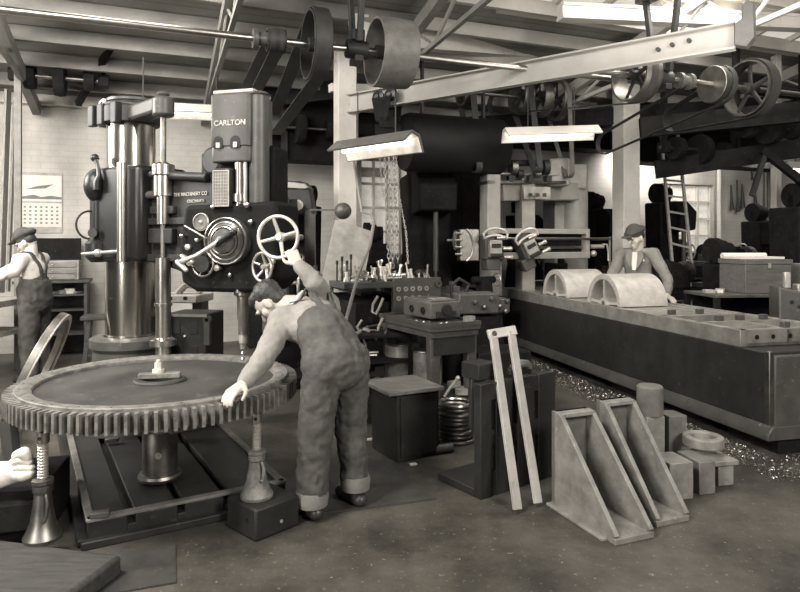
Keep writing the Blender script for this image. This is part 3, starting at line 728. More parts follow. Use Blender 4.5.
# centre pillar
q = GC; t = thing('support_pillar', 'short round steel pillar carrying the gear hub above the slotted base', 'pillar', q+ZU*.138)
g = G(); g.lathe([(0,.137),(.12,.137),(.125,.155),(.118,.17),(.10,.175)], q, ZU, 40); link('foot', g, DSTEEL, t)
g = G(); g.lathe([(.10,.17),(.10,.40),(.095,.41),(.095,.43)], q, ZU, 40); link('barrel', g, DSTEEL, t)
g = G(); g.lathe([(.095,.42),(.095,.56),(.11,.57),(.11,.625),(0,.625)], q, ZU, 40); link('collar', g, STEEL, t)
g = G(); g.cyl(q+V((.03,-.097,.30)), q+V((.032,-.112,.30)), .02); g.cyl(q+V((.03,-.1,.30)), q+V((.033,-.118,.30)), .009); link('set_screw', g, LITMETAL, t)
# packing bars under the gear
for i, (a, b, w, h, z, m, lab) in enumerate([((-.16,-.62),(.04,-.42),.05,.05,.60,GEARR,'square packing bar touching the gear underside in front of the pillar'),
        ((.26,-.58),(.40,-.46),.055,.05,.60,GEARR,'stub of packing bar sticking out just below the teeth beside the pillar')]):
    g = G(); g.beam(GC+V((a[0],a[1],z-.002)), GC+V((b[0],b[1],z-.002)), w, h); one('packing_bar', g, m, lab, 'packing bar', GC+V((a[0],a[1],z)), bevel=.003)
for (px, py, lab) in [(100,514,'small steel bar end lying in the front corner of the slotted base'),(112,440,'flat steel strip under the gear near the threaded jack')]:
    D = F*(CH-.15)/(py-HY); q = P(px,py,D); g = G(); g.box(q+ZU*.0, (.09,.05,.028), rz=.3); one('steel_scrap', g, GREYP, lab, 'scrap', q-ZU*.015, bevel=.004)

def jack(x, y, z, top, label, lit):
    t = thing('screw_jack', label, 'screw jack', (x,y,z)); h = top-z; q = V((x,y,0))
    g = G(); g.lathe([(0,z),(.086,z),(.088,z+.015),(.076,z+.035),(.056,z+.085),(.044,z+.16),(.038,z+h*.42),(.045,z+h*.44),(.045,z+h*.50),(.02,z+h*.5)], q, ZU, 36); link('body', g, lit, t)
    g = G()
    n = 14
    prof = [(0,z+h*.48)]
    zz = z+h*.5; z2 = top-.06
    for i in range(n): 
        a = zz+(z2-zz)*i/n; prof += [(.018,a),(.025,a+(z2-zz)/n*.35),(.025,a+(z2-zz)/n*.6)]
    prof += [(.018,z2)]
    g.lathe(prof, q, ZU, 20); link('screw', g, LITMETAL, t)
    g = G(); g.lathe([(.018,top-.062),(.03,top-.06),(.03,top-.008),(.02,top-.001),(0,top)], q, ZU, 20); link('head', g, STEEL, t)
    g = G(); g.cyl((x,y-.031,top-.034),(x,y-.0315,top-.034), .009); link('bar_hole', g, BLACK, t)
    g = G(); g.tube([(x+.035,y-.035,z+h*.43),(x+.05,y-.05,z+h*.36),(x+.045,y-.05,z+h*.24),(x+.035,y-.055,z+.10)], .009); link('handle', g, lit, t)
    g = G(); g.lathe([(.025,z+h*.5),(.050,z+h*.51),(.050,z+h*.545),(.03,z+h*.56)], q, ZU, 8); link('nut', g, lit, t)
jack(-1.73, 3.10, .10, .625, 'screw jack with long bright thread standing on the timber beam', DSTEEL)
jack(-.77, 3.44, .167, .625, 'screw jack with flared foot standing on the dark iron block', GEARR)
# block under second jack
q = V((-.74, 3.46, 0)); t = thing('iron_block', 'dark squat iron block with small round holes under the flared screw jack', 'block', q, rz=math.radians(-43))
g = G(); g.box((0,0,.0825), (.27,.28,.165)); local('body', g, DARK, t, bevel=.012)
g = G(); g.cyl((.06,-.139,.09),(.06,-.1415,.09),.012); g.cyl((-.03,-.139,.05),(-.03,-.1415,.05),.008); g.cyl((-.136,0,.09),(-.139,0,.09),.02); local('hole', g, BLACK, t)
g = G(); g.cyl((.136,.02,.06),(.139,.02,.06),.009); local('plug', g, LITMETAL, t)
# timber beam under first jack
g = G(); p0 = V((-2.6, 3.02, .05)); p1 = V((-1.33, 2.72, .05)); g.beam(p0, p1, .46, .098)
one('timber_beam', g, WOOD, 'heavy worn timber beam in the near corner under the threaded jack', 'timber beam', (-1.9,2.9,0), bevel=.02)
g = G(); g.box((-1.22,3.0,.005), (.32,.38,.008), rz=.35); one('floor_plate', g, BOARD, 'thin dark sheet on the floor at the end of the timber beam', 'floor plate', (-1.22,3.0,0))
g = G(); g.faces([FL(290,519)+ZU*.001, FL(436,500)+ZU*.001, FL(376,455)+ZU*.001, FL(262,474)+ZU*.001]+[FL(290,519)+ZU*.012, FL(436,500)+ZU*.012, FL(376,455)+ZU*.012, FL(262,474)+ZU*.012], [(0,1,2,3),(4,5,6,7),(0,1,5,4),(1,2,6,5),(2,3,7,6),(3,0,4,7)])
one('floor_plate', g, BOARD, 'flat dark steel plate on the floor under the bending machinist', 'floor plate', FL(360,490))
# crate and glove
g = G(); g.box((-2.12,3.45,.14), (.50,.55,.28), rz=.25); one('dark_crate', g, DARKER, 'low dark crate behind the timber beam at the picture edge', 'crate', (-2.12,3.45,0), bevel=.01)
gl = V((-1.92, 3.15, .10)); 
t = thing('work_glove', 'white cotton glove with curled fingers propped beside the threaded jack', 'glove', gl)
g = G(); 
def gp(px, py, D=3.2): return P(px, py, D)
g.cap(gp(-8,476), gp(14,472), .075, .055, side=(0,0,1), fu=1., fv=.6)
g.cap(gp(12,472), gp(20,466), .055, .045, side=(0,0,1), fu=1., fv=.7)
link('palm', g, CLOTHW, t, remesh=.006, smooth=4)
for (a, b, c, r) in [((18,456),(24,453),(27,457),.030),((14,462),(22,460),(29,462),.022),((15,468),(23,467),(31,468),.022),((16,475),(23,475),(30,473),.030)]:
    g = G(); g.chain([gp(*a,D=3.2), gp(*b,D=3.14), gp(*c,D=3.15)], [r,r,r*.9]); link('finger', g, CLOTHW, t)
g = G(); g.box((-2.02,3.24,.17), (.36,.22,.14), rz=.25); one('wood_block', g, DARKER, 'dark wooden block holding up the white glove', 'block', (-2.02,3.24,.10), bevel=.01)
g = G(); g.beam(P(8,420,3.6), P(12,462,3.55), .04, .2); one('steel_plate', g, GEARW, 'upright grey steel plate at the picture edge behind the white glove', 'plate', P(10,462,3.55))
# leaning ring
c = P(58, 320, 5.1)-V((.42,0,.88))*.46; t = thing('gear_blank', 'big bright ring standing on edge and leaning behind the gear wheel', 'ring', c-ZU*c.z)
ax = (V((.90,.26,-.40))).normalized()
g = G(); g.ring(c, ax, .50, .40, .05, 72); link('ring', g, DSTEEL, t, bevel=.004)
g = G(); g.ring(c+ax*.05, ax, .50, .46, .012, 72); link('machined_face', g, LITMETAL, t)

def shadeboard(px0, px1, D, z0, z1, lab):  # dark boards added in place of the shade under the roof
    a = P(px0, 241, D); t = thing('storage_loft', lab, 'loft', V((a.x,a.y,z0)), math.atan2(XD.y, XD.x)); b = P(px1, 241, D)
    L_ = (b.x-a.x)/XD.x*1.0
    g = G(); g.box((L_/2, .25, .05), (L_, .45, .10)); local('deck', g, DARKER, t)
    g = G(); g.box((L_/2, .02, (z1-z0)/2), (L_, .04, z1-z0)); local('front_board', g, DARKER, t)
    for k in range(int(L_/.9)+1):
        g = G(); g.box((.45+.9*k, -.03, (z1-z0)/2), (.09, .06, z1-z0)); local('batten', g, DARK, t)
shadeboard(352, 655, 9.9, 3.20, 3.61, 'long dark boarded loft hung behind the drum and pulleys')
shadeboard(252, 338, 9.1, 2.72, 3.66, 'short dark boarded loft between the drill head and the painted post')
shadeboard(638, 860, 10.9, 2.90, 3.78, 'dark boarded loft over the machines past the far post')
q = P(398, 241, 10.45); t = thing('tall_cupboard', 'tall dark cupboard against the far wall behind the hanging chains', 'cupboard', V((q.x+.35,q.y,0)), math.atan2(XD.y, XD.x))  # dark box added to stand in for shade on the wall
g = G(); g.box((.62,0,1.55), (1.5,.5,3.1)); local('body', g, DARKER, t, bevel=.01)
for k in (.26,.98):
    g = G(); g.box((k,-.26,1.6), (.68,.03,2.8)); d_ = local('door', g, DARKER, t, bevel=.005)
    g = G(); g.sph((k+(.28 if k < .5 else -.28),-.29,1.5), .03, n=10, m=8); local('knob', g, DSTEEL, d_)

# ------------------------------------------------------------------ people
def person(name, label, loc): return thing(name, label, 'person', loc)
def headfr(up, fwd):
    up = V(up).normalized(); fwd = V(fwd); fwd = (fwd-up*fwd.dot(up)).normalized(); sd = fwd.cross(up); return sd, fwd, up
def head(g, c, up, fwd, neck, root, cap=None, s=1.0):
    sd, fw, up = headfr(up, fwd); R = Matrix((sd, fw, up)).transposed(); c = V(c)
    g.sph(c+up*.02*s-fw*.008*s, (.076*s,.096*s,.105*s), R)
    g.cap(c-up*.03*s+fw*.02*s, c-up*.082*s+fw*.055*s, .058*s, .034*s, side=sd)
    for q in (-1,1):
        g.cap(c+sd*q*.045*s-up*.02*s+fw*.045*s, c+sd*q*.03*s-up*.06*s+fw*.05*s, .03*s, .024*s)
        g.sph(c+sd*q*.078*s-up*.008*s-fw*.005*s, (.011*s,.022*s,.034*s), R)
    g.cap(c+fw*.088*s+up*.008*s, c+fw*.108*s-up*.026*s, .009*s, .0125*s)
    g.cap(c+fw*.085*s+sd*.036*s+up*.026*s, c+fw*.085*s-sd*.036*s+up*.026*s, .012*s, .012*s)
    g.cap(c+fw*.088*s+sd*.018*s-up*.060*s, c+fw*.088*s-sd*.018*s-up*.060*s, .010*s, .010*s)
    g.cap(c-up*.05*s-fw*.022*s, neck, .056*s, .064*s, side=sd)
    e = G()
    for q in (-1,1):
        g2 = G(); g2.sph(c+fw*.084*s+sd*q*.033*s+up*.008*s, (.012*s,.0085*s,.007*s), R, n=10, m=8); link('eye', g2, mat('eye_dark', .08, .2), root)
        g2 = G(); g2.cap(c+fw*.098*s+sd*q*.046*s+up*.026*s, c+fw*.099*s+sd*q*.02*s+up*.029*s, .005*s, .006*s); link('eyebrow', g2, HAIR, root)
    g2 = G(); g2.cap(c+fw*.0985*s+sd*.018*s-up*.060*s, c+fw*.0985*s-sd*.018*s-up*.060*s, .0035*s, .0035*s); link('mouth', g2, mat('lips', .2, .6), root)
    h = G()
    if cap is None:
        h.sph(c+up*.050*s-fw*.032*s, (.083*s,.092*s,.085*s), R); h.sph(c+up*.085*s+fw*.025*s, (.064*s,.066*s,.045*s), R); h.sph(c-up*.005*s-fw*.050*s, (.074*s,.055*s,.075*s), R)
        link('hair', h, HAIR, root, remesh=.007, smooth=3, disp=.008, dscale=.02)
    else:
        h.sph(c+up*.022*s-fw*.030*s, (.0785*s,.078*s,.080*s), R); link('hair', h, HAIR, root)
        k = G(); k.sph(c+up*.085*s-fw*.015*s, (.108*s,.13*s,.050*s), R); k.cap(c+up*.062*s, c+up*.075*s, .088*s, .1*s)
        k.sph(c+up*.080*s+fw*.055*s, (.088*s,.07*s,.034*s), R)
        link('cap', k, CAPM, root, remesh=.01, smooth=3)
        k = G(); k.sph(c+up*.062*s+fw*.115*s, (.078*s,.055*s,.011*s), R); link('cap_visor', k, CAPM, root)
def hand(g, wrist, dr_, nrm, thumb, curl, s=1.0):
    """palm and five fingers; dr_ points along the hand, nrm out of the palm, thumb to the thumb side"""
    d = V(dr_).normalized(); n = V(nrm); n = (n-d*n.dot(d)).normalized(); t = V(thumb); t = (t-d*t.dot(d)-n*t.dot(n)).normalized(); w = V(wrist)
    for k in (-.028,-.010,.010,.028):
        g.cap(w+d*.015*s+t*k*.7*s, w+d*.088*s+t*k*s, .015*s, .0135*s)
    for i, (k, L1) in enumerate([(.030,.072),(.010,.080),(-.010,.075),(-.029,.058)]):
        cu = curl[i] if hasattr(curl, '__len__') else curl
        p = w+d*.088*s+t*k*s; a = 0; r = .0095*s; dirv = d+t*(k*1.6)
        for j, f in enumerate((.44,.31,.25)):
            a += cu*(.7 if j == 0 else 1.)
            q = p+(dirv*math.cos(a)+n*math.sin(a)).normalized()*L1*f*s; g.cap(p, q, r, r*.93); p = q; r *= .93
    p = w+d*.022*s+t*.026*s; q = p+(d*.6+t*.75+n*.25).normalized()*.038*s; g.cap(p, q, .015*s, .012*s)
    q2 = q+(d*.85+t*.2+n*.45).normalized()*.03*s; g.cap(q, q2, .012*s, .010*s); q3 = q2+(d*.8-t*.1+n*.5).normalized()*.022*s; g.cap(q2, q3, .010*s, .009*s)
def strap(pts, w, target, m, parent, name='strap', side=None):
    pts = [V(p) for p in pts]; P4 = [pts[0]*2-pts[1]]+pts+[pts[-1]*2-pts[-2]]; out = []
    for i in range(1, len(P4)-2):
        for k in range(8):
            t = k/8; a, b, c, d = P4[i-1:i+3]; out.append(.5*((2*b)+(c-a)*t+(2*a-5*b+4*c-d)*t*t+(3*b-a-3*c+d)*t**3))
    out.append(pts[-1]); vs = []; fs = []
    for i, p in enumerate(out):
        for j in (-1, -.33, .33, 1): vs.append(p+V(side).normalized()*(w/2*j))
    for i in range(len(out)-1):
        for j in range(3): fs.append((i*4+j, i*4+j+1, i*4+5+j, i*4+4+j))
    g = G(); g.faces(vs, fs); o = link(name, g, m, parent)
    sw = o.modifiers.new('w', 'SHRINKWRAP'); sw.target = target; sw.offset = .007; sw.wrap_mode = 'OUTSIDE_SURFACE'; sw.wrap_method = 'NEAREST_SURFACEPOINT'
    so = o.modifiers.new('t', 'SOLIDIFY'); so.thickness = .006; so.offset = 1
    return o
def shoe(g, ank, f, s=1.):
    a = V((ank[0],ank[1],0)); f = V(f).normalized(); sd = f.cross(ZU)
    g.cap(a+ZU*.045-f*.05, a+ZU*.04+f*.15, .045, .042, side=sd, fu=1.0, fv=.9); g.cap(a+ZU*.05, V(ank)+ZU*.04, .045, .05); g.cap(a+ZU*.06, a+f*.08+ZU*.05, .05, .045)

# --- the machinist at the drill
f = V((-.61,.79,0)); lf = V((-.79,-.61,0)); pv = V((-.36,3.66,.87))
mn = person('person', 'person in dark overalls bending over the gear with one hand up on a handwheel', (-.38,3.66,0.013))
nb = V((-.60,3.94,1.14)); wa = V((-.43,3.73,.98)); ch = V((-.51,3.84,1.07))
sl = V((-.70,3.80,1.06)); sr = V((-.465,4.04,1.13)); el = V((-.755,3.52,.885)); er = V((-.515,3.86,1.29))
wl_ = V((-.815,3.315,.80)); hr_ = wc + hx*.090 - ZU*.092; wr_ = hr_ + V((.045,-.035,-.075))
hl, hr2 = V((-.435,3.60,.84)), V((-.29,3.72,.84)); kl, kr = V((-.475,3.565,.47)), V((-.285,3.75,.46)); al, ar = V((-.49,3.56,.10)), V((-.262,3.74,.12))
g = G()
for a, b in ((hl,kl),(hr2,kr)): g.cap(a, b, .085, .055)
for a, b in ((kl,al),(kr,ar)): g.cap(a, b, .052, .038)
g.cap(hl, hr2, .09, .09); g.chain([pv, wa, ch, nb], [.12,.11,.12,.06], side=lf, fu=1.15, fv=.85); g.cap(sl, sr, .06, .06)
g.chain([sl, el, wl_], [.052,.040,.028]); g.chain([sr, er, wr_], [.052,.040,.028])
hand(g, wl_, V((-.40,-.86,-.30)), V((0,0,-1)), V((.9,-.4,0)), .38)
hand(g, wr_, (hr_-wr_), V((-.35,.9,.1)), V((-.7,0,.5)), .75)
for a in (al, ar): g.cap(V((a.x,a.y,.05)), V((a.x,a.y,.05))+f*.13, .035, .03)
hc = V((-.805,3.99,1.155))
head(g, hc, V((-.78,.12,.50)), V((-.36,.06,-.90)), nb, mn, s=1.05)
bd = link('body', g, SKIN, mn, remesh=.0052, smooth=2)
g = G()
g.chain([wa, ch, nb-f*.02-ZU*.02], [.115,.14,.075], side=lf, fu=1.15, fv=.9)
g.chain([sl, el, wl_+(el-wl_)*.14], [.078,.062,.046]); g.chain([sr, er, wr_+(er-wr_)*.16], [.078,.060,.044]); g.cap(sl, sr, .085, .085); g.cap(sl, wa, .09,.095); g.cap(sr, wa, .09,.095)
sh_o = link('shirt', g, SHIRT, mn, remesh=.010, smooth=3, disp=.022, dscale=.06)
g = G(); g.torus(nb+V((-.03,.01,.025)), V((-.75,.1,.45)), .066, .016, 24, 8); link('collar', g, SHIRTW, mn)
for a, b in ((wl_, el), (wr_, er)):
    d_ = (b-a); g = G(); g.cap(a+d_*.10, a+d_*.2, .040, .042); link('cuff', g, SHIRT, mn)
g = G()
g.chain([hl, kl, al+ZU*.02], [.115,.098,.085]); g.chain([hr2, kr, ar+ZU*.02], [.115,.095,.08]); g.cap(hl, hr2, .125,.125)
g.chain([pv-ZU*.03, wa, wa.lerp(ch,.45)], [.165,.150,.147], side=lf, fu=1.13, fv=.98)
link('overalls', g, DENIM2, mn, remesh=.010, smooth=3, disp=.032, dscale=.07)
for a, r in ((al,.088),(ar,.083)):
    g = G(); g.lathe([(r-.02,-.03),(r,-.035),(r+.006,.02),(r,.045),(r-.02,.045)], a+ZU*.01, ZU, 28, closed=True); link('trouser_cuff', g, mat('denim_cuff', .2, .9, bump=.3), mn)
bk = V((.35,.05,1)).normalized()
for k in (-.075, .085):
    strap([wa.lerp(ch,.2)+bk*.15+lf*k*.7, ch+bk*.16+lf*k*.9, nb+bk*.09+lf*k*1.35-f*.02], .04, sh_o, DENIM2, mn, side=lf)
for a in (al, ar):
    g = G(); shoe(g, a, f); link('shoe', g, mat('boot_leather', .035, .4), mn, remesh=.01, smooth=2)

# --- standing figure builder for the two men further off
def standing(label, base, f, lean, hipw, hands_, headfwd, top, top_m, bot_m, hcap=True, H=1.0, apron=False, heads=1.0, look=0):
    root = person('person', label, base); b = V(base); f = V(f).normalized(); l_ = V((-f.y, f.x, 0)); L = V(lean)
    pv = b+ZU*.92*H+L*.3; wa = b+ZU*1.08*H+L*.5; ch = b+ZU*1.28*H+L*.8; nb = b+ZU*1.43*H+L; hc = b+ZU*1.575*H+L*1.15+f*.045
    sl = nb+l_*.185-ZU*.045; sr = nb-l_*.185-ZU*.045; g = G()
    legs = []
    for q in (1,-1):
        h = pv+l_*.09*q-ZU*.03; k = b+ZU*.48*H+l_*.10*q+L*.12+f*.03; a = b+ZU*.09+l_*.11*q; legs.append((h,k,a)); g.chain([h,k,a], [.085,.056,.038]); g.cap(a-ZU*.04, a-ZU*.045+f*.14, .036, .03)
    g.chain([pv,wa,ch,nb], [.12,.11,.12,.06], side=l_, fu=1.25, fv=.85); g.cap(sl, sr, .055,.055)
    arms = []
    for (s_, (el, wr, hd, nr, th, cu)) in zip((sl, sr), hands_):
        g.chain([s_, V(el), V(wr)], [.052,.040,.028]); hand(g, wr, hd, nr, th, cu); arms.append((s_, V(el), V(wr)))
    hf = V(headfwd).normalized(); up = (ZU - hf*hf.z).normalized()
    head(g, hc, up, hf, nb, root, cap=True, s=heads)
    link('body', g, SKIN, root, remesh=.007, smooth=2)
    g = G(); g.chain([pv-ZU*(.12 if apron else -.03),wa,ch,nb-ZU*.035], [.15 if apron else .11,.135 if apron else .118,.14,.08], side=l_, fu=1.22, fv=.9); g.cap(sl, sr, .078,.078)
    for s_, el, wr in arms: g.chain([s_, el, wr+(el-wr)*.15], [.078,.062,.048])
    so_ = link(top, g, top_m, root, remesh=.013, smooth=3, disp=.03, dscale=.09)
    g = G()
    for h, k, a in legs: g.chain([h,k,a], [.112,.092,.08])
    g.chain([pv,wa], [.16,.155] if not apron else [.11,.09], side=l_, fu=1.25, fv=1.0)
    link('overalls' if not apron else 'trousers', g, bot_m, root, remesh=.013, smooth=3, disp=.035, dscale=.1)
    for h, k, a in legs:
        g = G(); shoe(g, a, f); link('shoe', g, MATS['boot_leather'], root, remesh=.012, smooth=2)
    return root, dict(so=so_, nb=nb, ch=ch, pv=pv, wa=wa, l=l_, f=f, sl=sl, sr=sr)
# the man at the wall bench
D_ = 7.0; bs = V((-3.97, D_, 0))
hL = (P(14,272,6.75), P(1,277,6.7), V((-1,0,-.1)), V((0,0,-1)), V((0,.9,.3)), .5); hR = (P(14,268,7.2), P(2,272,7.25), V((-1,0,0)), V((0,0,-1)), V((0,-.9,.3)), .5)
r_, q_ = standing('person in white shirt, dark cap and overalls at the bench under the wall calendar', bs, V((-1,.08,0)), V((-.06,0,0)), .3, (hL, hR), V((-.85,-.1,-.45)), 'shirt', SHIRTW, DENIM, H=.965, heads=1.05)
g = G(); 
g.chain([q_['wa'], q_['ch']-ZU*.07], [.15,.13], side=q_['l'], fu=1.15, fv=.95); link('bib', g, DENIM, r_, remesh=.013, smooth=3)
for s in (1,-1):
    nb_, f_, l2 = q_['nb'], q_['f'], q_['l']
    strap([q_['wa']-f_*.16+l2*.03*s, q_['ch']-f_*.16+l2*.05*s, nb_+l2*.09*s+ZU*.04, q_['ch']+f_*.16+l2*.07*s, q_['wa']+f_*.16+l2*.07*s], .05, q_['so'], DENIM, r_, side=l2)
# the man behind the planer
bs = V((2.93, 7.80, 0))
hL = (P(668,280,7.45), P(667,296,7.17), V((.15,-.9,-.25)), V((0,0,-1)), V((-.9,-.1,.1)), .25); hR = (P(608,284,7.75), P(603,296,7.55), V((-.6,-.6,-.3)), V((0,0,-1)), V((.5,-.5,0)), .4)
r_, q_ = standing('person in flat cap and work coat behind the planer table with a hand on it', bs, V((-.55,-.83,0)), V((-.06,-.07,0)), .3, (hL, hR), V((-.9,-.32,-.38)), 'work_coat', COAT, DENIM, apron=True, H=1.0, heads=1.05)
nb, ff, l_ = q_['nb'], q_['f'], q_['l']
g = G(); g.prism([(-.05,0),(.05,0),(.02,-.22),(-.02,-.22)], nb+ff*.100-ZU*.02, l_, (ZU+ff*-.25).normalized(), ff, .03); link('shirt_front', g, SHIRTW, r_)
for s in (-1,1):
    g = G(); g.prism([(0,0),(.05*s,.0),(.075*s,-.07),(.045*s,-.14),(.0,-.22),(-.0,-.24)], nb+ff*.105+l_*.03*s-ZU*.01, l_, (ZU+ff*-.25).normalized(), ff, .03); link('lapel', g, COAT, r_)
g = G(); g.lathe([(0,0),(.016,0),(.016,.006),(0,.008)], q_['ch']+ff*.135+l_*.09+ZU*.03, ff, 16); link('badge', g, LITMETAL, r_)

# ------------------------------------------------------------------ wall bench side
def drawerbox(t, x, D, z0, w, d, h, rows, m, hm, rz=.37):
    pass
c = W(.44, .36, 0); cz = math.atan2(XD.y, XD.x)
t = thing('bench_cabinet', 'dark open shelf cabinet against the brick wall under the wooden tool chest', 'cabinet', c, cz)
g = G(); 
for s in (-1,1): g.box((s*.40,0,.50), (.04,.44,1.0))
g.box((0,0,1.0), (.90,.50,.035)); g.box((0,.2,.5), (.8,.02,1.0)); local('case', g, WOODD, t, bevel=.004)
for z in (.3,.62,.82):
    g = G(); g.box((0,-.01,z), (.76,.42,.02)); local('shelf', g, WOODD, t)
for i in range(7):
    g = G(); x = -.3+.1*i; g.box((0,0,0), (.05,.12,.03+.02*(i%3)), rz=i); one('spare_part', g, LITMETAL if i%2 else CAST, ['flat bright part','small rough part','bright square part','dull squat part','bright thin part','dull flat part','bright end part'][i]+' on the middle shelf of the wall cabinet', 'machine part', (0,0,0)).location = c+XD*x-YD*.1+ZU*(.84+.01*(i%3)+.01)
q = c+ZU*1.019; t = thing('tool_chest', 'small pale wooden tool chest with open dark lid on the wall cabinet', 'tool chest', q, cz)
g = G(); g.box((0,.02,.13), (.62,.32,.26)); local('body', g, WOODL, t, bevel=.004)
for k in range(3):
    g = G(); g.box((0,-.145,.045+.08*k), (.56,.02,.068)); d_ = local('drawer', g, mat('chest_drawer', .2, .6, stretch=(1,6,6)), t, bevel=.003)
    g = G(); g.sph((0,-.16,.045+.08*k), .01, n=8, m=6); h_ = local('knob', g, LITMETAL, d_)
g = G(); g.box((0,.19,.41), (.62,.03,.30), R=Matrix.Rotation(-.1,3,'X')); local('lid', g, DARKER, t, bevel=.004)
# calendar
q = W(.24, .012, 0); t = thing('wall_calendar', 'paper calendar with a picture above its date sheet, pinned on the brick wall', 'calendar', q+ZU*1.65, cz)
g = G(); g.box((0,0,.42), (.52,.006,.84)); local('backing', g, mat('calendar_board', .34, .8), t)
g = G(); g.box((0,-.006,.62), (.50,.004,.36)); local('picture', g, PAPER, t)
g = G(); g.prism([(-.25,0),(.25,0),(.25,.03),(.12,.05),(.0,.03),(-.1,.06),(-.25,.03)], (0,-.010,.47), (1,0,0), (0,0,1), (0,1,0), .002); g.prism([(-.2,.0),(.05,.02),(.15,.08),(-.05,.05)], (0,-.010,.60), (1,0,0), (0,0,1), (0,1,0), .002); local('picture_print', g, INK, t)
g = G(); g.box((0,-.006,.25), (.50,.004,.33)); local('date_sheet', g, PAPER, t)
g = G()
for r in range(5):
    for k in range(7): g.box((-.20+.066*k,-.009,.36-.055*r), (.028,.001,.022))
local('date_print', g, INK, t)['kind'] = 'stuff'
# stool
c = FL(100,372); c = V((-3.62, 7.75, 0)); t = thing('stool', 'low dark wooden stool by the brick wall behind the drill column', 'stool', c, .3)
g = G(); g.box((0,0,.62), (.42,.30,.05)); local('seat', g, WOODD, t, bevel=.01)
for sx in (-1,1):
    for sy in (-1,1):
        g = G(); g.beam((sx*.12,sy*.09,.60), (sx*.17,sy*.13,0), .045, .045); local('leg', g, WOODD, t)
g = G(); g.beam((-.15,-.11,.18), (.15,-.11,.18), .03,.03); g.beam((-.15,.11,.18), (.15,.11,.18), .03,.03); local('stretcher', g, WOODD, t)
g = G(); g.box((0,0,.05), (.17,.14,.10), rz=.4); one('paper_box', g, WHITE, 'small pale box on the floor by the stool', 'box', (0,0,0)).location = V((-3.35,7.2,0))
# left bench
c = V((-4.75, 7.0, 0)); t = thing('work_bench', 'wooden bench with a lower shelf that the man in white shirt works at', 'bench', c, 0)
g = G(); g.box((0,0,.86), (.95,1.0,.07)); local('top', g, WOODL, t, bevel=.006)
for sx in (-1,1):
    for sy in (-1,1):
        g = G(); g.box((sx*.4,sy*.4,.41), (.09,.09,.82)); local('leg', g, WOODD, t)
g = G(); g.box((0,-.0,.52), (.85,.9,.05)); g.box((0,-.42,.72),(.8,.04,.16)); local('shelf', g, WOODL, t)
g = G(); g.box((0,0,.02), (.16,.12,.04)); one('rag', g, PAPER, 'folded pale rag on the bench in front of the man in white shirt', 'rag', (0,0,0), bevel=.012).location = V((-4.42,6.7,.896))
for (px, py0, py1, D, w, lab) in [(4,90,285,7.9,.10,'broad board standing on end at the picture edge by the wall'),(11,100,250,8.1,.05,'narrow slanting board standing behind the brown post')]:
    g = G(); a = P(px-3,py1,D); b = P(px+4,py0,D+.2); g.beam(V((a.x,a.y,.9)), b, w, .03); one('leaning_board', g, mat('weathered_board', .22, .7, stretch=(6,6,1)), lab, 'board', a)
for i, (x, y, r) in enumerate([(-3.2,6.6,.06),(-3.05,6.9,.05),(-4.3,6.2,.07),(-2.9,6.3,.05),(-3.5,6.3,.06)]):
    g = G(); g.faces([(-r,-r*.5,.001),(r,-r*.7,.001),(r*1.1,r*.5,.001),(-r*.6,r*.8,.001),(-r,-r*.5,.006),(r,-r*.7,.012),(r*1.1,r*.5,.004),(-r*.6,r*.8,.010)], [(0,1,2,3),(4,5,6,7),(0,1,5,4),(1,2,6,5),(2,3,7,6),(3,0,4,7)])
    one('paper_scrap', g, PAPER, ['scrap of paper on the floor nearest the leaning ring','scrap of paper on the floor by the small pale box','scrap of paper by the feet of the man in white shirt','scrap of paper just beyond the gear rim','scrap of paper between the leaning ring and the wall cabinet'][i], 'paper', (0,0,0)).location = V((x,y,0))

# ------------------------------------------------------------------ things just behind the gear
q = P(180,300,5.9); t = thing('machine_table', 'pale cast machine table with small rods on it behind the gear', 'machine', V((q.x,q.y,0)), -.15)
g = G(); g.box((0,0,1.02), (.50,.35,.07)); local('top', g, mat('pale_casting', .42, .5), t, bevel=.01)
g = G()
for k in (-.15,0,.14): g.box((k,-.176,1.03), (.03,.006,.03))
local('slot', g, BLACK, t)
g = G(); g.box((.20,0,.5), (.09,.14,1.0)); local('leg', g, GREYP, t)
g = G(); g.box((-.20,0,.5), (.09,.14,1.0)); local('leg', g, DARK, t)
g = G(); g.lathe([(.05,0),(.10,0),(.11,.02),(.10,.04),(.05,.04)], (-.13,-.1,1.17), (0,-1,0), 32, closed=True); g.tube([(-.02,0,1.06),(.06,0,1.14),(.16,0,1.13),(.21,0,1.07)], .035); local('casting', g, MATS['pale_casting'], t)
# slotted box table
q = V((-1.72, 5.30, 0)); t = thing('box_table', 'dark slotted iron box table behind the far rim of the gear', 'box table', q, -.12)
g = G(); g.box((0,.05,.63), (.36,.36,.64)); g.box((0,.05,.16), (.30,.30,.32)); local('body', g, DARK, t, bevel=.012)
for k in (-.075,.075):
    for z in (.84,.64):
        g = G(); g.box((k,-.132,z), (.07,.006,.11)); local('recess', g, BLACK, t, bevel=.002)
for k in (-.185,.185):
    g = G(); g.lathe([(.014,0),(.034,0),(.034,.04),(.014,.04)], (k,-.10,.905), (0,-1,0), 20, closed=True); g.box((k,-.12,.79), (.05,.04,.18)); local('lug', g, GREYP, t, bevel=.004)
g = G(); g.box((0,-.135,.94), (.38,.03,.02)); local('edge', g, DSTEEL, t)
g = G(); g.sph((0,-.135,.77), .015, n=10, m=8); local('bolt', g, LITMETAL, t)

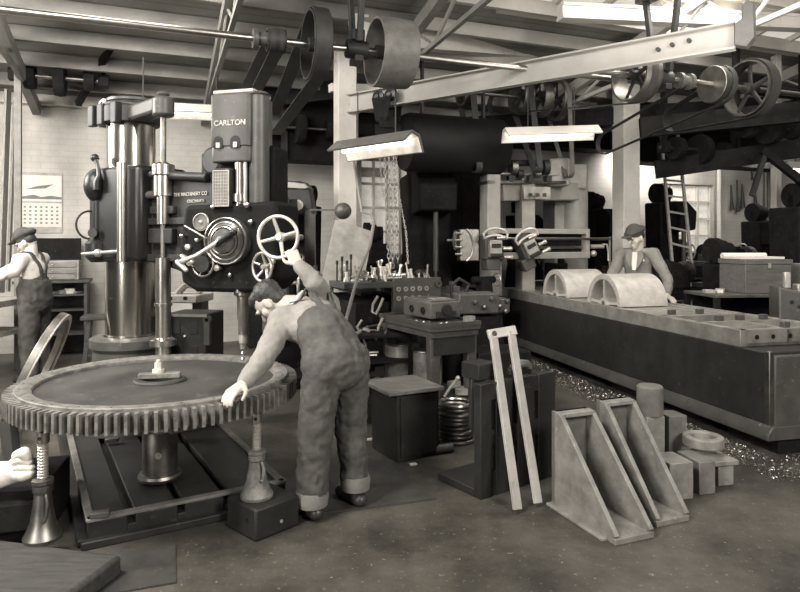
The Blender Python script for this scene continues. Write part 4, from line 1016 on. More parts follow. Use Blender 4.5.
# ------------------------------------------------------------------ generic dark machines of the shop
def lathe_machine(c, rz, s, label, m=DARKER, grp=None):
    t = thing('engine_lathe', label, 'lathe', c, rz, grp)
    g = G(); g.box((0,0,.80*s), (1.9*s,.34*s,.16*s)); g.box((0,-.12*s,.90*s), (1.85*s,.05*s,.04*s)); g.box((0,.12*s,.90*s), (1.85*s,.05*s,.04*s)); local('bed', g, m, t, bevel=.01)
    for k in (-.75,.75):
        g = G(); g.prism([(-.2*s,0),(.2*s,0),(.11*s,.72*s),(-.11*s,.72*s)], (k*s-.11*s,0,0), (0,1,0), (0,0,1), (1,0,0), .22*s); local('leg', g, m, t, bevel=.01)
    g = G(); g.box((-.68*s,0,1.06*s), (.46*s,.32*s,.28*s))
    for j, r in enumerate((.15,.12,.09)): g.cyl((-.82*s+.11*s*j,0,1.2*s), (-.73*s+.11*s*j,0,1.2*s), r*s, n=28)
    local('headstock', g, m, t, bevel=.012)
    g = G(); g.lathe([(0,0),(.17*s,0),(.17*s,.09*s),(.06*s,.10*s),(.04*s,.14*s),(0,.14*s)], (-.45*s,0,1.15*s), (1,0,0), 32); local('chuck', g, DSTEEL, t)
    g = G(); g.prism([(-.11*s,0),(.11*s,0),(.08*s,.22*s),(-.07*s,.30*s)], (.62*s,-.09*s,.9*s), (1,0,0), (0,0,1), (0,1,0), .18*s); g.cyl((.42*s,0,1.15*s), (.8*s,0,1.15*s), .05*s); local('tailstock', g, m, t, bevel=.01)
    g = G(); g.torus((.84*s,0,1.15*s), (1,0,0), .09*s, .012*s, 24, 8); g.cyl((.80*s,0,1.15*s), (.86*s,0,1.15*s), .02*s); g.beam((.84*s,-.09*s,1.15*s),(.84*s,.09*s,1.15*s),.015*s,.015*s); local('handwheel', g, LITMETAL, t)
    g = G(); g.box((.08*s,-.02*s,.95*s), (.36*s,.42*s,.07*s)); g.box((.08*s,-.23*s,.80*s), (.34*s,.08*s,.24*s)); g.box((.08*s,-.03*s,1.03*s), (.13*s,.18*s,.10*s)); g.box((.08*s,-.02*s,1.11*s), (.08*s,.08*s,.07*s)); local('carriage', g, GREYP, t, bevel=.008)
    g = G(); g.torus((-.02*s,-.29*s,.80*s), (0,1,0), .07*s, .010*s, 24, 8); g.cyl((-.02*s,-.24*s,.8*s),(-.02*s,-.30*s,.8*s),.02*s); g.cyl((.16*s,-.24*s,.8*s),(.16*s,-.33*s,.8*s),.012*s); g.sph((.16*s,-.33*s,.8*s),.022*s); local('apron_wheel', g, LITMETAL, t)
    g = G(); g.cyl((-.9*s,-.2*s,.74*s), (.9*s,-.2*s,.74*s), .018*s); local('lead_screw', g, STEEL, t)
    return t
def upright_machine(c, rz, w, d, h, label, m=DARKER, grp=None, wheel=True, arm=True):
    t = thing('upright_drill', label, 'machine tool', c, rz, grp)
    g = G(); g.box((0,-.15,.06), (w*1.3,d*1.8,.12)); local('base', g, m, t, bevel=.012)
    g = G(); g.prism([(-w*.45,.1),(w*.45,.1),(w*.3,h*.55),(w*.34,h),(-w*.34,h),(-w*.3,h*.55)], (0,-d*.1,0), (1,0,0), (0,0,1), (0,1,0), d*.7); local('frame', g, m, t, bevel=.03)
    g = G(); g.prism([(d*.1,0),(-d*.8,.05),(-d*.85,h*.16),(-d*.5,h*.24),(d*.1,h*.24)], (-w*.26,0,h*.76), (0,1,0), (0,0,1), (1,0,0), w*.52); local('head', g, m, t, bevel=.03)
    g = G(); g.cyl((0,-d*.62,h*.45), (0,-d*.62,h*.8), .035); g.cyl((0,-d*.62,h*.40), (0,-d*.62,h*.46), .02); local('spindle', g, GREYP, t)
    g = G(); g.box((0,-d*.6,h*.34), (w*.9,d*.9,.07)); g.prism([(-d*.2,-.2),(-d*.2,0),(-d*.9,0)], (-.05,0,h*.33), (0,1,0), (0,0,1), (1,0,0), .1); local('work_table', g, GREYP, t, bevel=.008)
    if wheel:
        g = G(); q = V((w*.30,-d*.5,h*.62)); g.torus(q, (1,0,0), .13, .012, 28, 8)
        for k in range(3): 
            a = k*PI/3; g.cyl(q-V((0,math.cos(a),math.sin(a)))*.13, q+V((0,math.cos(a),math.sin(a)))*.13, .008, n=6)
        g.cyl(q-V((.12,0,0)), q+V((.02,0,0)), .02); local('handwheel', g, LITMETAL, t)
    g = G()
    for j, r in enumerate((.17,.14,.11)): g.cyl((-.15+.1*j,d*.25,h+.16), (-.06+.1*j,d*.25,h+.16), r, n=28)
    g.beam((0,d*.25,h), (0,d*.25,h+.16), .08, .3); local('cone_pulley', g, m, t)
    return t
bgm = [('u',300,8.3,.5,.55,2.0,-.3,'dark upright drill in shadow behind the raised handwheel'),
 ('u',285,7.2,.45,.5,1.75,.2,'dark upright machine directly behind the head of the bending man'),
 ('l',300,9.6,.9,.35,'dark lathe in shadow beyond the first painted post'),
 ('u',428,9.3,1.0,.9,2.5,.15,'biggest of the dark machines, standing under the hung drum'),
 ('u',470,11.2,.7,.8,2.4,.1,'tall dark machine between the biggest dark one and the planer housing'),
 ('u',375,9.9,.6,.6,1.5,.2,'low dark upright machine behind the hanging chains'),
 ('l',447,8.1,.9,.45,'dark lathe in front of the biggest dark machine'),
 ('u',600,11.4,.5,.6,2.1,.3,'upright drill beyond the crossrail beside the far white post'),
 ('l',600,10.2,1.0,.3,'dark lathe behind the planer castings'),
 ('l',706,9.3,.95,.35,'dark lathe behind the man in the work coat'),
 ('u',668,10.9,.6,.6,2.2,.3,'upright drill right behind the lathe of the coated man'),
 ('l',700,11.4,1.2,.35,'farther dark lathe under the barred window'),
 ('u',728,8.2,.45,.5,1.25,.3,'squat dark upright machine beyond the big tool chest'),
 ('l',768,10.9,1.1,.3,'dark lathe beyond the big tool chest'),
 ('u',765,11.6,.6,.6,1.9,.3,'dark upright drill at the far wall past the barred window'),
 ('u',812,8.6,.8,.8,2.0,.2,'dark upright machine cut by the picture edge behind the tool chest'),
 ('l',740,11.9,1.1,.35,'farthest dark lathe against the far wall'),
 ('l',560,12.0,1.1,.35,'dark lathe seen through the planer frame'),
 ('u',520,11.6,.8,.7,2.0,.3,'dark upright machine seen through the planer frame')]
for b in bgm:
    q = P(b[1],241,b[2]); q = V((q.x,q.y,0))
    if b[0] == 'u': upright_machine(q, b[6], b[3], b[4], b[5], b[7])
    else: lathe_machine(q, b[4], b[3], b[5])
# pieces near the first post: square panel, sloped guard, motor ball
t = thing('belt_guard', 'sloping pale guard with a round motor behind the raised handwheel', 'machine guard', P(295,215,7.6))
g = G(); g.prism([(-.55,.22),(-.1,.26),(.15,.20),(.2,-.1),(.05,-.12),(-.50,.10)], P(297,205,7.6), (1,0,0), (0,0,1), (0,1,0), .35); link('guard', g, DARK, t, bevel=.02)
g = G(); g.prism([(-.5,.26),(-.1,.29),(.1,.27),(.16,.20),(.1,.18),(-.45,.20)], P(297,205,7.58), (1,0,0), (0,0,1), (0,1,0), .36); link('cover', g, DSTEEL, t, bevel=.02)
g = G(); g.cyl((P(298,205,7.55)), P(298,205,7.4), .06); link('hub', g, LITMETAL, t)
g = G(); g.sph(P(343,211,7.5), .10); g.beam(P(310,210,7.5), P(340,210,7.5), .05,.02); link('motor', g, GREYP, t)
g = G(); g.beam(P(310,210,7.6), P(311,300,7.6)-ZU*.4, .10,.12); link('stand', g, GREYP, t)

# ------------------------------------------------------------------ tool bench with the socket rack
t = thing('tool_stand', 'long dark stand heaped with taps and bits, with two rows of sockets on its end', 'tool stand', V((-.15,6.6,0)), math.radians(17))
Mi = t.matrix_basis.inverted()
a = P(393,320,6.15); b = P(437,316,6.35); ud = V((b.x-a.x, b.y-a.y, 0)).normalized(); vd = V((-ud.y, ud.x, 0))
o0 = V((a.x, a.y, 0)); wE = (b-a).length+.04
zt = 1.17
def sp_(x, y, z): return o0+ud*x+vd*y+ZU*z
Re = Matrix((ud, vd, ZU)).transposed()
g = G(); g.box(sp_(wE/2, .02, .98), (wE, .05, .40), R=Re); link('socket_board', g, GREYP, t, bevel=.004)
for j, (n, z) in enumerate(((5, 1.075), (5, .985))):
    for k in range(n):
        if j == 1 and k > 3: continue
        g = G(); q = sp_(.055+.075*k, -.006, z); g.lathe([(.010,0),(.024,0),(.024,.012),(.010,.012)], q, -vd, 20, closed=True); link('socket', g, LITMETAL, t)
g = G(); g.lathe([(.012,0),(.036,0),(.036,.02),(.012,.02)], sp_(wE-.035,-.006,1.12), -vd, 20, closed=True); link('socket', g, DSTEEL, t)
g = G(); g.box(sp_(wE/2-.25, .75, 1.12), (wE+.5, 1.5, .06), R=Re); link('top', g, WOODD, t, bevel=.005)
g = G(); g.box(sp_(wE/2-.2, .75, .80), (wE+.3, 1.3, .30), R=Re); link('case', g, DARKER, t, bevel=.01)
for x, y in ((-.35,.1),(.35,.1),(-.35,1.4),(.35,1.4)):
    g = G(); g.box(sp_(x, y, .33), (.06,.06,.66), R=Re); link('leg', g, DARKER, t)
g = G(); g.box(sp_(0, .7, .35), (.8,1.3,.03), R=Re); link('shelf', g, DARKER, t)
g = G(); g.beam(P(341,290,6.35), P(354,226,6.7), .42, .02, up=V((.3,-1,0))); link('back_board', g, mat('pale_board', .30, .7), t)
rnd = random.Random(3)
names = ['tap','drill_bit','reamer','boring_bar','sleeve','collet']
desc = ['thin upright','stubby bright','tall dull','slim bright','fat dull','short pale','leaning bright','leaning dull','tiny bright','long bright']
spots = ['nearest the socket rows','beside the chains','at the pale back board','in the middle of the heap','at the far end']
for i in range(64):
    y = .05+rnd.random()**1.3*1.2; x = -.45+rnd.random()*(wE+.38); h = .05+rnd.random()*.13; r = .010+rnd.random()*.024
    q = sp_(x, y, 1.151); kind = names[i % 6]
    g = G(); tilt = V((rnd.uniform(-.25,.25), rnd.uniform(-.2,.2), 1)) if i % 4 else V((rnd.uniform(-1,1), rnd.uniform(-1,1), .05))
    if i % 4 == 0: q = q+ZU*r
    p1 = q+tilt.normalized()*h; g.lathe([(0,0),(r,0),(r,h*.35),(r*.6,h*.4),(r*.6,h*.85),(r*.8,h*.86),(r*.8,h),(0,h)], q, tilt, 14)
    one(kind, g, rnd.choice([LITMETAL,STEEL,DSTEEL,PAPER,LITMETAL]), '%s %s on the tool stand, %s' % (desc[i % 10], kind.replace('_',' '), spots[(i*3+i//10) % 5]), 'tool', q)
for i, (px, py, ln) in enumerate([(337,262,.2),(342,260,.24),(347,262,.2),(351,255,.26)]):
    q = P(px, py+22, 6.2); g = G(); g.lathe([(0,0),(.008,0),(.008,ln*.8),(.013,ln*.82),(.013,ln),(0,ln)], V((q.x,q.y,1.151)), ZU, 12)
    one('long_drill', g, DARK, ['first','second','third','tallest'][i]+' of the dark long drills upright before the pale board', 'drill', q)
g = G(); g.tube([P(352,150,7.0), P(362,212,6.9), P(371,214,6.2), P(374,222,6.1), P(370,245,5.9), P(358,275,5.8), P(346,320,5.6), P(343,360,5.5), P(344,400,5.4)], .016, 10); one('air_hose', g, mat('hose_rubber', .2, .5), 'long rubber hose looping down past the pale board to the floor', 'hose', P(344,400,5.4))
for i, pts in enumerate([[(362,320),(357,327),(362,335),(366,345),(364,360)],[(357,352),(364,360),(366,375),(363,392),(362,410)],[(378,296),(373,304),(372,312),(376,314),(380,306),(383,298)],[(383,318),(379,326),(376,340)]]):
    g = G(); g.tube([P(x,y,5.75) for x,y in pts], .012 if i != 1 else .022, 8); one('hooked_bar', g, LITMETAL if i != 1 else DSTEEL, ['thin bent wire hook hanging low beside the tool stand','thick curved pipe below the tool stand','bright double bent handle under the tool stand edge','short straight pin hanging below the bright bent handle'][i], 'bar', P(pts[-1][0],pts[-1][1],5.75))
for i in range(16):
    px = rnd.uniform(352,398); py = rnd.uniform(335,372); D = rnd.uniform(5.6,6.2); q = P(px,py,D); g = G(); dd = V((rnd.uniform(-.12,.12),rnd.uniform(-.05,.05),rnd.uniform(-.03,.03))); g.cyl(q-dd, q+dd, rnd.uniform(.008,.016), n=8)
# shelf trolley with scrap below
t = thing('scrap_rack', 'low dark rack with odd bars between the bending man and the bench', 'rack', V((-.25,5.75,0)), .3)
for z in (.25,.5,.72):
    g = G(); g.box((0,0,z), (.55,.55,.025)); local('shelf', g, DARKER, t)
for sx in (-1,1):
    for sy in (-1,1):
        g = G(); g.box((sx*.27,sy*.27,.36), (.03,.03,.72)); local('leg', g, DARKER, t)
for i in range(18):
    z = (.2655,.5155,.7355)[i % 3]; x = rnd.uniform(-.2,.2); y = rnd.uniform(-.2,.2); a = rnd.uniform(0,3); dd = V((math.cos(a),math.sin(a),0))*rnd.uniform(.04,.09); r = rnd.uniform(.008,.018)
    q = t.matrix_basis @ V((x,y,z+r)); g = G(); g.cyl(q-dd, q+dd, r, n=10); one('steel_bar', g, rnd.choice([LITMETAL,DSTEEL,GREYP]), '%s steel bar end on the %s shelf of the low dark rack' % (['bright stubby','dull thin','slanting','short','fat','crosswise'][i//3], ['bottom','middle','top'][i%3]), 'bar', q)

# ------------------------------------------------------------------ bench with machine head
br = math.radians(22); q0 = V((.255, 5.10, 0)); bu = V((math.cos(math.radians(42)), math.sin(math.radians(42)), 0)); bv = V((-math.sin(math.radians(20)), math.cos(math.radians(20)), 0))
bu = V((.80,.60,0)); bv = V((-.60,.80,0)); bu = V((.87,.49,0)); bv = V((-.49,.87,0)); BR = Matrix((bu, bv, ZU)).transposed()
def bp_(x, y, z): return q0+bu*x+bv*y+ZU*z
t = thing('work_table', 'heavy dark iron work table holding the squat machine head', 'table', q0+bu*.2+bv*.4, math.atan2(bu.y,bu.x))
g = G(); g.box(bp_(.22,.42,.835), (.48,.90,.05), R=BR); g.box(bp_(.22,.42,.79), (.46,.86,.06), R=BR); link('top', g, GREYP, t, bevel=.006)
g = G()
for (x,y,sx,sy) in ((.22,-.025,.48,.02),(.22,.865,.48,.02),(-.015,.42,.02,.9),(.455,.42,.02,.9)): g.box(bp_(x,y,.865), (sx,sy,.03), R=BR)
link('rim', g, GREYP, t)
for x, y in ((.04,.04),(.40,.04),(.04,.78),(.40,.78)):
    g = G(); g.prism([(-.035,0),(.035,0),(.05,.78),(-.05,.78)], bp_(x,y-.03,0), bu, ZU, bv, .07); link('leg', g, GREYP, t, bevel=.006)
g = G(); g.box(bp_(.22,.42,.26), (.40,.80,.03), R=BR); link('shelf', g, DARK, t)
g = G(); g.prism([(.02,.62),(.42,.62),(.42,.78),(.02,.78)], bp_(0,.0,0), bu, ZU, bv, .03); link('apron', g, DARK, t)
t = thing('cast_gearbox', 'squat iron box with a pale plate on top, lying on the iron work table', 'machine part', bp_(.26,.50,.88), 0)
g = G(); g.box(bp_(.27,.44,.955), (.30,.46,.14), R=BR); g.box(bp_(.27,.44,1.03), (.27,.42,.02), R=BR); link('body', g, mat('grey_casting', .10, .45), t, bevel=.01)
g = G(); g.box(bp_(.28,.33,1.045), (.16,.12,.008), R=BR); link('plate', g, LITMETAL, t)
g = G()
for y in (.33,.52): g.lathe([(.015,0),(.03,0),(.03,.01),(.015,.01)], bp_(.118,y,.95), -bu, 18, closed=True)
link('bore', g, BLACK, t)
g = G(); g.cyl(bp_(.27,.21,.96), bp_(.27,.18,.96), .045); g.box(bp_(.27,.205,.92),(.2,.02,.05),R=BR); link('end_boss', g, DARK, t)
for i, (x, y, r) in enumerate([(.03,.03,.014),(.10,.0,.012),(.06,.08,.016),(.02,.14,.012),(.13,.04,.010),(.0,.22,.013),(.03,.30,.012),(.16,.01,.012)]):
    g = G(); p = bp_(x+.0,y+.02,.861+r); g.sph(p, r, n=10, m=8) if i % 2 else g.cyl(p-bu*.03, p+bv*.03, r*.8, n=10); one('small_fitting', g, LITMETAL if i%2 else DSTEEL, ['bright round','dull round','bright rod like','dull short','shiny bead like','bright long','dull beaded','shiny short'][i]+' fitting in the tray corner of the iron work table', 'fitting', p)
g = G(); p = bp_(.42,.08,.885); g.box(p, (.09,.05,.05), R=BR); one('metal_block', g, LITMETAL, 'small bright block on the outer corner of the iron work table', 'block', p)
for i, (x, y, r, h, m) in enumerate([(.25,.50,.14,.30,DSTEEL),(.12,.70,.15,.34,STEEL)]):
    q = bp_(x,y,.276); t = thing('round_tank', ['dull round can on the lower shelf of the iron work table','brighter round can behind it on the lower shelf of the iron work table'][i], 'can', q)
    g = G(); g.lathe([(r*.9,0),(r,.01),(r,h-.01),(r*.9,h)], q, ZU, 36); link('can', g, mat('can_metal', .3, .35, .5, var=.5), t)
    g = G(); g.torus(q+ZU*h, ZU, r*.95, .008, 32, 6); link('can_rim', g, DSTEEL, t)
for i, (x, y) in enumerate([(.30,.02),(.36,.10),(.28,.10)]):
    p = bp_(x,y,.276+.025+(.05 if i == 2 else 0)); g = G(); g.box(p, (.10,.06,.05), rz=.3*i); one('brick_block', g, mat('brick_light', .25, .7), ['front','rear','topmost'][i]+' pale small block on the lower shelf of the iron work table', 'block', p-ZU*.025, bevel=.003)
g = G(); p = bp_(.13,.02,.28); g.tube([p, p+V((.04,.0,.06)), p+V((.10,0,.14))], .012); g.sph(p+V((.11,0,.15)), .02); one('spanner', g, LITMETAL, 'bright slanting wrench on the lower shelf of the iron work table', 'wrench', p)
# cabinet in front
cb = V((-.02, 4.44, 0)); cu = V((.86,.50,0)).normalized(); cv = V((-cu.y,cu.x,0)); CRm = Matrix((cu,cv,ZU)).transposed()
t = thing('iron_cabinet', 'low dark steel cabinet with a worn board for a lid', 'cabinet', cb+cu*.17+cv*.17, math.atan2(cu.y,cu.x))
g = G(); g.box(cb+cu*.175+cv*.19+ZU*.235, (.35,.38,.47), R=CRm); link('body', g, DARK, t, bevel=.008)
g = G(); g.box(cb+cu*.175-cv*.004+ZU*.24, (.30,.012,.42), R=CRm); link('door', g, DARK, t, bevel=.004)
g = G(); g.box(cb+cu*.16+cv*.20+ZU*.484, (.44,.46,.028), rz=math.atan2(cu.y,cu.x)-.06); one('worn_board', g, mat('worn_board_wood', .16, .6, var=.35, stretch=(1,5,5), scale=6), 'worn pale board lying on the low steel cabinet', 'board', cb+ZU*.47, bevel=.004)
# coil stack
cc = V((.42, 4.95, 0))
for i in range(9):
    z = .018+.034*i; g = G(); ox = V((rnd.uniform(-.012,.012), rnd.uniform(-.012,.012), z)); g.torus(cc+ox, ZU+V((rnd.uniform(-.04,.04),0,0)), .135-.004*(i%3), .016, 40, 8)
    one('wire_ring', g, DSTEEL if i < 8 else STEEL, ['lowest ring','second lowest ring','third ring from the floor','fourth ring from the floor','fifth ring from the floor','fourth ring from the top','third ring from the top','second ring from the top','topmost brighter ring'][i]+' in the stack of rings under the iron table', 'ring', cc+ox, group='stacked steel rings by the cabinet')
g = G(); q = V((.25,4.62,.035)); g.cyl(q, q+V((.13,.05,0)), .033, n=20); one('steel_bar', g, GREYP, 'short round bar on the floor in front of the stack of rings', 'bar', q)
g = G(); g.box((0,0,.006),(.05,.03,.008),rz=.4); one('paper_scrap', g, PAPER, 'tiny white scrap on the floor at the foot of the low cabinet', 'paper', (0,0,0)).location = V((.09,4.4,0))
g = G(); g.box((0,0,.006),(.10,.05,.008),rz=.2); one('paper_scrap', g, PAPER, 'white scrap on the floor between the bending man and the low cabinet', 'paper', (0,0,0)).location = V((-.24,4.95,0))

# ------------------------------------------------------------------ dark angle plate with fork
a = V((.48,3.80,0)); b = V((1.02,4.20,0)); au = (b-a).normalized(); av = V((-au.y,au.x,0))
t = thing('angle_plate', 'big dark slotted angle plate behind the pale two-legged frame', 'angle plate', a)
g = G(); L_ = (b-a).length
xs = [0,.09,.13,.28,.32,.47,.51,L_]; 
for i in range(0,8,2): g.prism([(xs[i],0),(xs[i+1],0),(xs[i+1],.685),(xs[i],.685)], a, au, ZU, av, .06)
g.prism([(0,0),(L_,0),(L_,.15),(0,.15)], a+av*.004, au, ZU, av, .052); g.prism([(0,.58),(L_,.58),(L_,.68),(0,.68)], a+av*.004, au, ZU, av, .052); g.prism([(0,.3),(L_,.3),(L_,.40),(0,.40)], a+av*.004, au, ZU, av, .052)
link('upright', g, DARK, t, bevel=.004)
g = G(); g.prism([(0,0),(L_,0),(L_,.05),(0,.05)], a-av*.0+av*.06, au, ZU, av, .34); link('foot', g, DARK, t, bevel=.005)
g = G()
for s in (L_-.05,): g.prism([(.06,.05),(.39,.05),(.06,.60)], a+au*s, av, ZU, au, .03)
link('rib', g, DARK, t) 
q = a+au*.40+av*.09+ZU*.685
t = thing('c_clamp', 'curved pale casting lying on top of the dark slotted angle plate', 'casting', q)
g = G(); g.tube([q+au*.12+ZU*.03, q+au*.10+ZU*.055, q+au*.03+ZU*.065, q-au*.03+ZU*.045, q-au*.05+ZU*.02], [.02,.026,.028,.026,.02]); link('bow', g, CAST, t)
g = G(); g.cyl(q-au*.06+ZU*.025, q-au*.0+ZU*.025, .024); link('boss', g, GREYP, t)
g = G(); p = a+au*.14+av*.16+ZU*.685; g.box(p+ZU*.05, (.16,.16,.10), R=Matrix((au,av,ZU)).transposed()); g.box(p+au*.11+ZU*.04, (.08,.12,.07), R=Matrix((au,av,ZU)).transposed())
g.box(p-ZU*.16, (.12,.12,.32)); one('iron_block', g, DARK, 'dark block with a step, peeping over the slotted angle plate', 'block', p, bevel=.006)
# frame: two bars joined at the top and foot
t = thing('slotted_frame', 'pale long frame of two bars leaning on the dark angle plate', 'frame', V((.72,3.6,0)))
A1, A2 = V((.665,3.62,.0)), V((.80,3.71,.0)); T1, T2 = P(493,334,4.02), P(511,331,4.06)
A1z, A2z = A1+ZU*.02, A2+ZU*.02
wdir = (A2-A1).normalized(); nrm = (T1-A1z).cross(wdir).normalized()
for p, q, nm in ((A1z, T1, 'bar'), (A2z, T2, 'bar')):
    g = G(); g.beam(p, q, .022, .056, up=wdir) ; link(nm, g, mat('pale_steel', .42, .5, .1, var=.15, scale=9, wear=.3, wearv=.2), t, bevel=.003)
g = G(); dd = (T2-T1).normalized(); g.beam(T1-dd*.035, T2+dd*.035, .024, .06, up=(T1-A1z).normalized()); link('top_bar', g, MATS['pale_steel'], t, bevel=.004)
g = G(); g.cyl(T1-nrm*.02, T1+nrm*.02, .016); link('pin', g, GREYP, t)

# ------------------------------------------------------------------ pair of pale angle plates
def gusset_plate(o, uu, label, w=.285, L_=.55, h=.55, d=0, tone=PLATE):
    """o: back corner nearest the camera; uu: direction from the back plate to the toe"""
    uu = V(uu).normalized(); ww = V((-uu.y, uu.x, 0)); t = thing('angle_plate', label, 'angle plate', o, math.atan2(uu.y,uu.x), 'pale ribbed angle plates')
    g = G(); g.box((L_/2,w/2,.016), (L_,w,.032)); g.box((L_*.44,w/2,-.0+.008),(L_*.9,w+.07,.016)); local('base', g, tone, t, bevel=.004)
    g = G(); g.box((.018,w/2,h/2), (.036,w,h)); local('back_plate', g, PLATESHADE, t, bevel=.004)
    for y in (0, w-.028):
        g = G(); g.prism([(.03,.03),(L_-.02,.03),(L_-.0,.045),(.085,h-.01),(.03,h)], (0,y,0), (1,0,0), (0,0,1), (0,1,0), .028); local('rib', g, tone if y == 0 else tone, t, bevel=.003)
    g = G(); g.box((.045,w/2,h-.014), (.09,w-.02,.028)); local('top_flange', g, tone, t, bevel=.006)
    return t
uu = V((.198,-.5,0)).normalized()
gusset_plate(V((.885,3.74,0)), uu, 'pale ribbed angle plate nearest the two-legged frame', w=.25)
gusset_plate(V((1.195,3.90,0)), uu, 'second pale ribbed angle plate, next to the stacked blocks', w=.23, L_=.50, h=.575)
# blocks
def blk(name, px0, px1, pyt, pyb, D, dep, m, lab, rz=.35, bev=.006, z0=0.):
    a = (px0-CX)/F*D; b = (px1-CX)/F*D; ztop = CH-(pyt-HY)/F*D; c = V(((a+b)/2, D+dep/2, 0)); wd = (b-a)
    g = G(); g.box((0,0,(ztop-z0)/2), (wd*.92, dep, ztop-z0)); o = one(name, g, m, lab, 'block', (0,0,0), bevel=bev); o.location = c+ZU*z0; o.rotation_euler.z = rz*.6; return c, ztop
BLK = mat('block_iron', .17, .6, .05, var=.3, scale=9, bump=.1)
cA, zA = blk('iron_block', 643,665, 417,497, 4.22,.14, PLATE, 'tall pale block standing under the short round billet')
g = G(); q = V((cA.x, cA.y, zA)); g.lathe([(0,0),(.083,0),(.085,.01),(.085,.185),(.075,.195),(0,.198)], q, ZU, 36); one('round_billet', g, BLK, 'short round billet standing on the tall pale block', 'billet', q)
blk('iron_block', 665,687, 416,490, 4.30,.15, BLK, 'tall grey block beside the block under the round billet')
cB, zB = blk('iron_block', 664,693, 463,508, 3.80,.20, PLATE, 'squat pale block in front of the tall grey block')
cC, zC = blk('iron_block', 694,714, 462,504, 3.88,.22, BLK, 'squat darker block wedged between the two paler low blocks')
cD, zD = blk('iron_block', 713,732, 466,500, 4.02,.24, PLATE, 'low pale block under the small cap slab')
g = G(); g.box((0,0,.016), (.17,.26,.032)); o = one('cap_slab', g, PLATE, 'flat small slab lying on the low pale block at the end of the group', 'slab', (0,0,0), bevel=.005); o.location = cD+ZU*(zD+.001); o.rotation_euler.z = .21
q = V((1.98, 4.18, max(zC, zD+.033)+.002)); g = G(); g.ring(q, ZU, .125, .075, .07, 48); one('bearing_ring', g, PLATE, 'thick round ring lying on top of the low blocks', 'ring', q, bevel=.01)

# ------------------------------------------------------------------ planer
T0 = V((2.60, 4.89, 0)); ly = V((-.238,.971,0)); lx = V((.971,.238,0)); LR = Matrix((lx, ly, ZU)).transposed()
pl = thing('metal_planer', 'long metal planer with dark bed, bright table and tall frame with crossrail', 'planer', T0, math.atan2(lx.y,lx.x))
def lp(x, y, z): return T0+lx*x+ly*y+ZU*z
TW, TL = .92, 4.75; TBL = mat('planer_table_steel', .36, .42, .5, var=.3, scale=6, wear=.3, wearv=.5)
g = G()
g.box(lp(.035,TL/2,.795), (.07,TL,.13), R=LR)
xs = [.07,.20,.225,.36,.385,.535,.56,.70,.725,.85]
for i in range(0,10,2): g.box(lp((xs[i]+xs[i+1])/2, TL/2+.5, .82), (xs[i+1]-xs[i], TL-1.0, .065), R=LR)
g.box(lp(.885,TL/2,.795), (.07,TL,.13), R=LR)
g.box(lp(TW/2, TL/2+.5, .765), (TW-.02, TL-1.0, .05), R=LR)
link('table', g, TBL, pl, bevel=.004)
g = G()
g.box(lp(TW/2,.03,.795), (TW,.06,.13), R=LR); g.box(lp(TW/2,.50,.80), (TW,.05,.12), R=LR); g.box(lp(.46,.25,.80), (.06,.5,.115), R=LR); g.box(lp(TW/2,.96,.80),(TW,.06,.12),R=LR); g.box(lp(TW/2,.25,.745), (TW,.5,.03), R=LR)
link('table_end', g, TBL, pl, bevel=.004)
for (x,y) in ((.16,1.02),(.46,1.02),(.46,.52),(.25,.52),(.7,.52),(.46,.05)):
    g = G(); g.box(lp(x,y,.882), (.06,.05,.045), R=LR); link('stop_block', g, GREYP, pl, bevel=.004)
for x in (.15,.3,.46,.62,.78):
    g = G(); g.cyl(lp(x,-.001,.80), lp(x,-.004,.80), .018); link('end_hole', g, BLACK, pl)
g = G(); g.box(lp(.46,2.35,.42), (.94,5.2,.62), R=LR); link('bed', g, DARK, pl, bevel=.008)
g = G(); g.prism([(-.06,.15),(-.02,.21),(.94,.21),(.98,.15),(.98,.11),(-.06,.11)], lp(0,-.33,0), lx, ZU, ly, 5.3); link('bed_flange', g, GREYP, pl, bevel=.006)
for y in (-.05,1.6,3.2,4.4):
    g = G(); g.box(lp(.46,y,.055), (.80,.5,.112), R=LR); link('foot', g, DARKER, pl, bevel=.005)
g = G(); g.box(lp(.46,-.27,.45), (.86,.06,.52), R=LR); link('end_panel', g, GREYP, pl, bevel=.01)
g = G(); g.box(lp(.01,-.265,.46), (.04,.05,.56), R=LR); link('corner_strip', g, DSTEEL, pl, bevel=.005)
# frame
HS = mat('planer_housing_grey', .34, .5, var=.15, scale=5)
hy = 4.35
a1 = P(490,241,8.75); a2 = P(525,241,9.0); a3 = P(574,241,10.0)
hr = 0.245
g = G(); q = V((a1.x,a1.y,1.22)); g.box(q, (.19,.30,2.44), rz=hr); link('housing', g, HS, pl, bevel=.012)
g = G(); q = V((a2.x,a2.y,1.55)); g.box(q, (.20,.24,1.74), rz=hr); link('slide_post', g, HS, pl, bevel=.012)
g = G(); q = V((a3.x,a3.y,1.36)); g.cyl((q.x,q.y,0),(q.x,q.y,2.72), .21, n=32); g.box((q.x-.18,q.y+.1,1.30), (.42,.4,2.6), rz=hr); link('housing', g, HS, pl, bevel=.012)
g = G(); g.beam(P(497,192,8.85), P(572,192,9.75), .26, .26); link('top_brace', g, HS, pl, bevel=.015)
g = G(); g.beam(P(482,183,8.7), P(560,183,9.2), .30, .04); link('top_plate', g, DSTEEL, pl, bevel=.005)
g = G(); g.beam(P(524,193,8.72), P(550,193,8.98), .02, .17); link('name_panel', g, mat('panel_pale', .42, .6), pl, bevel=.003)
g = G()
for k in range(3): g.beam(P(529+7*k,195,8.68), P(532+7*k,195,8.71), .02, .05)
link('panel_mark', g, GREYP, pl)
g = G(); g.beam(P(556,160,9.3), P(556,187,9.3), .45,.3); link('gear_case', g, HS, pl, bevel=.03)
g = G(); g.beam(P(575,165,9.9), P(575,190,9.9), .3,.3); link('gear_case', g, HS, pl, bevel=.03)
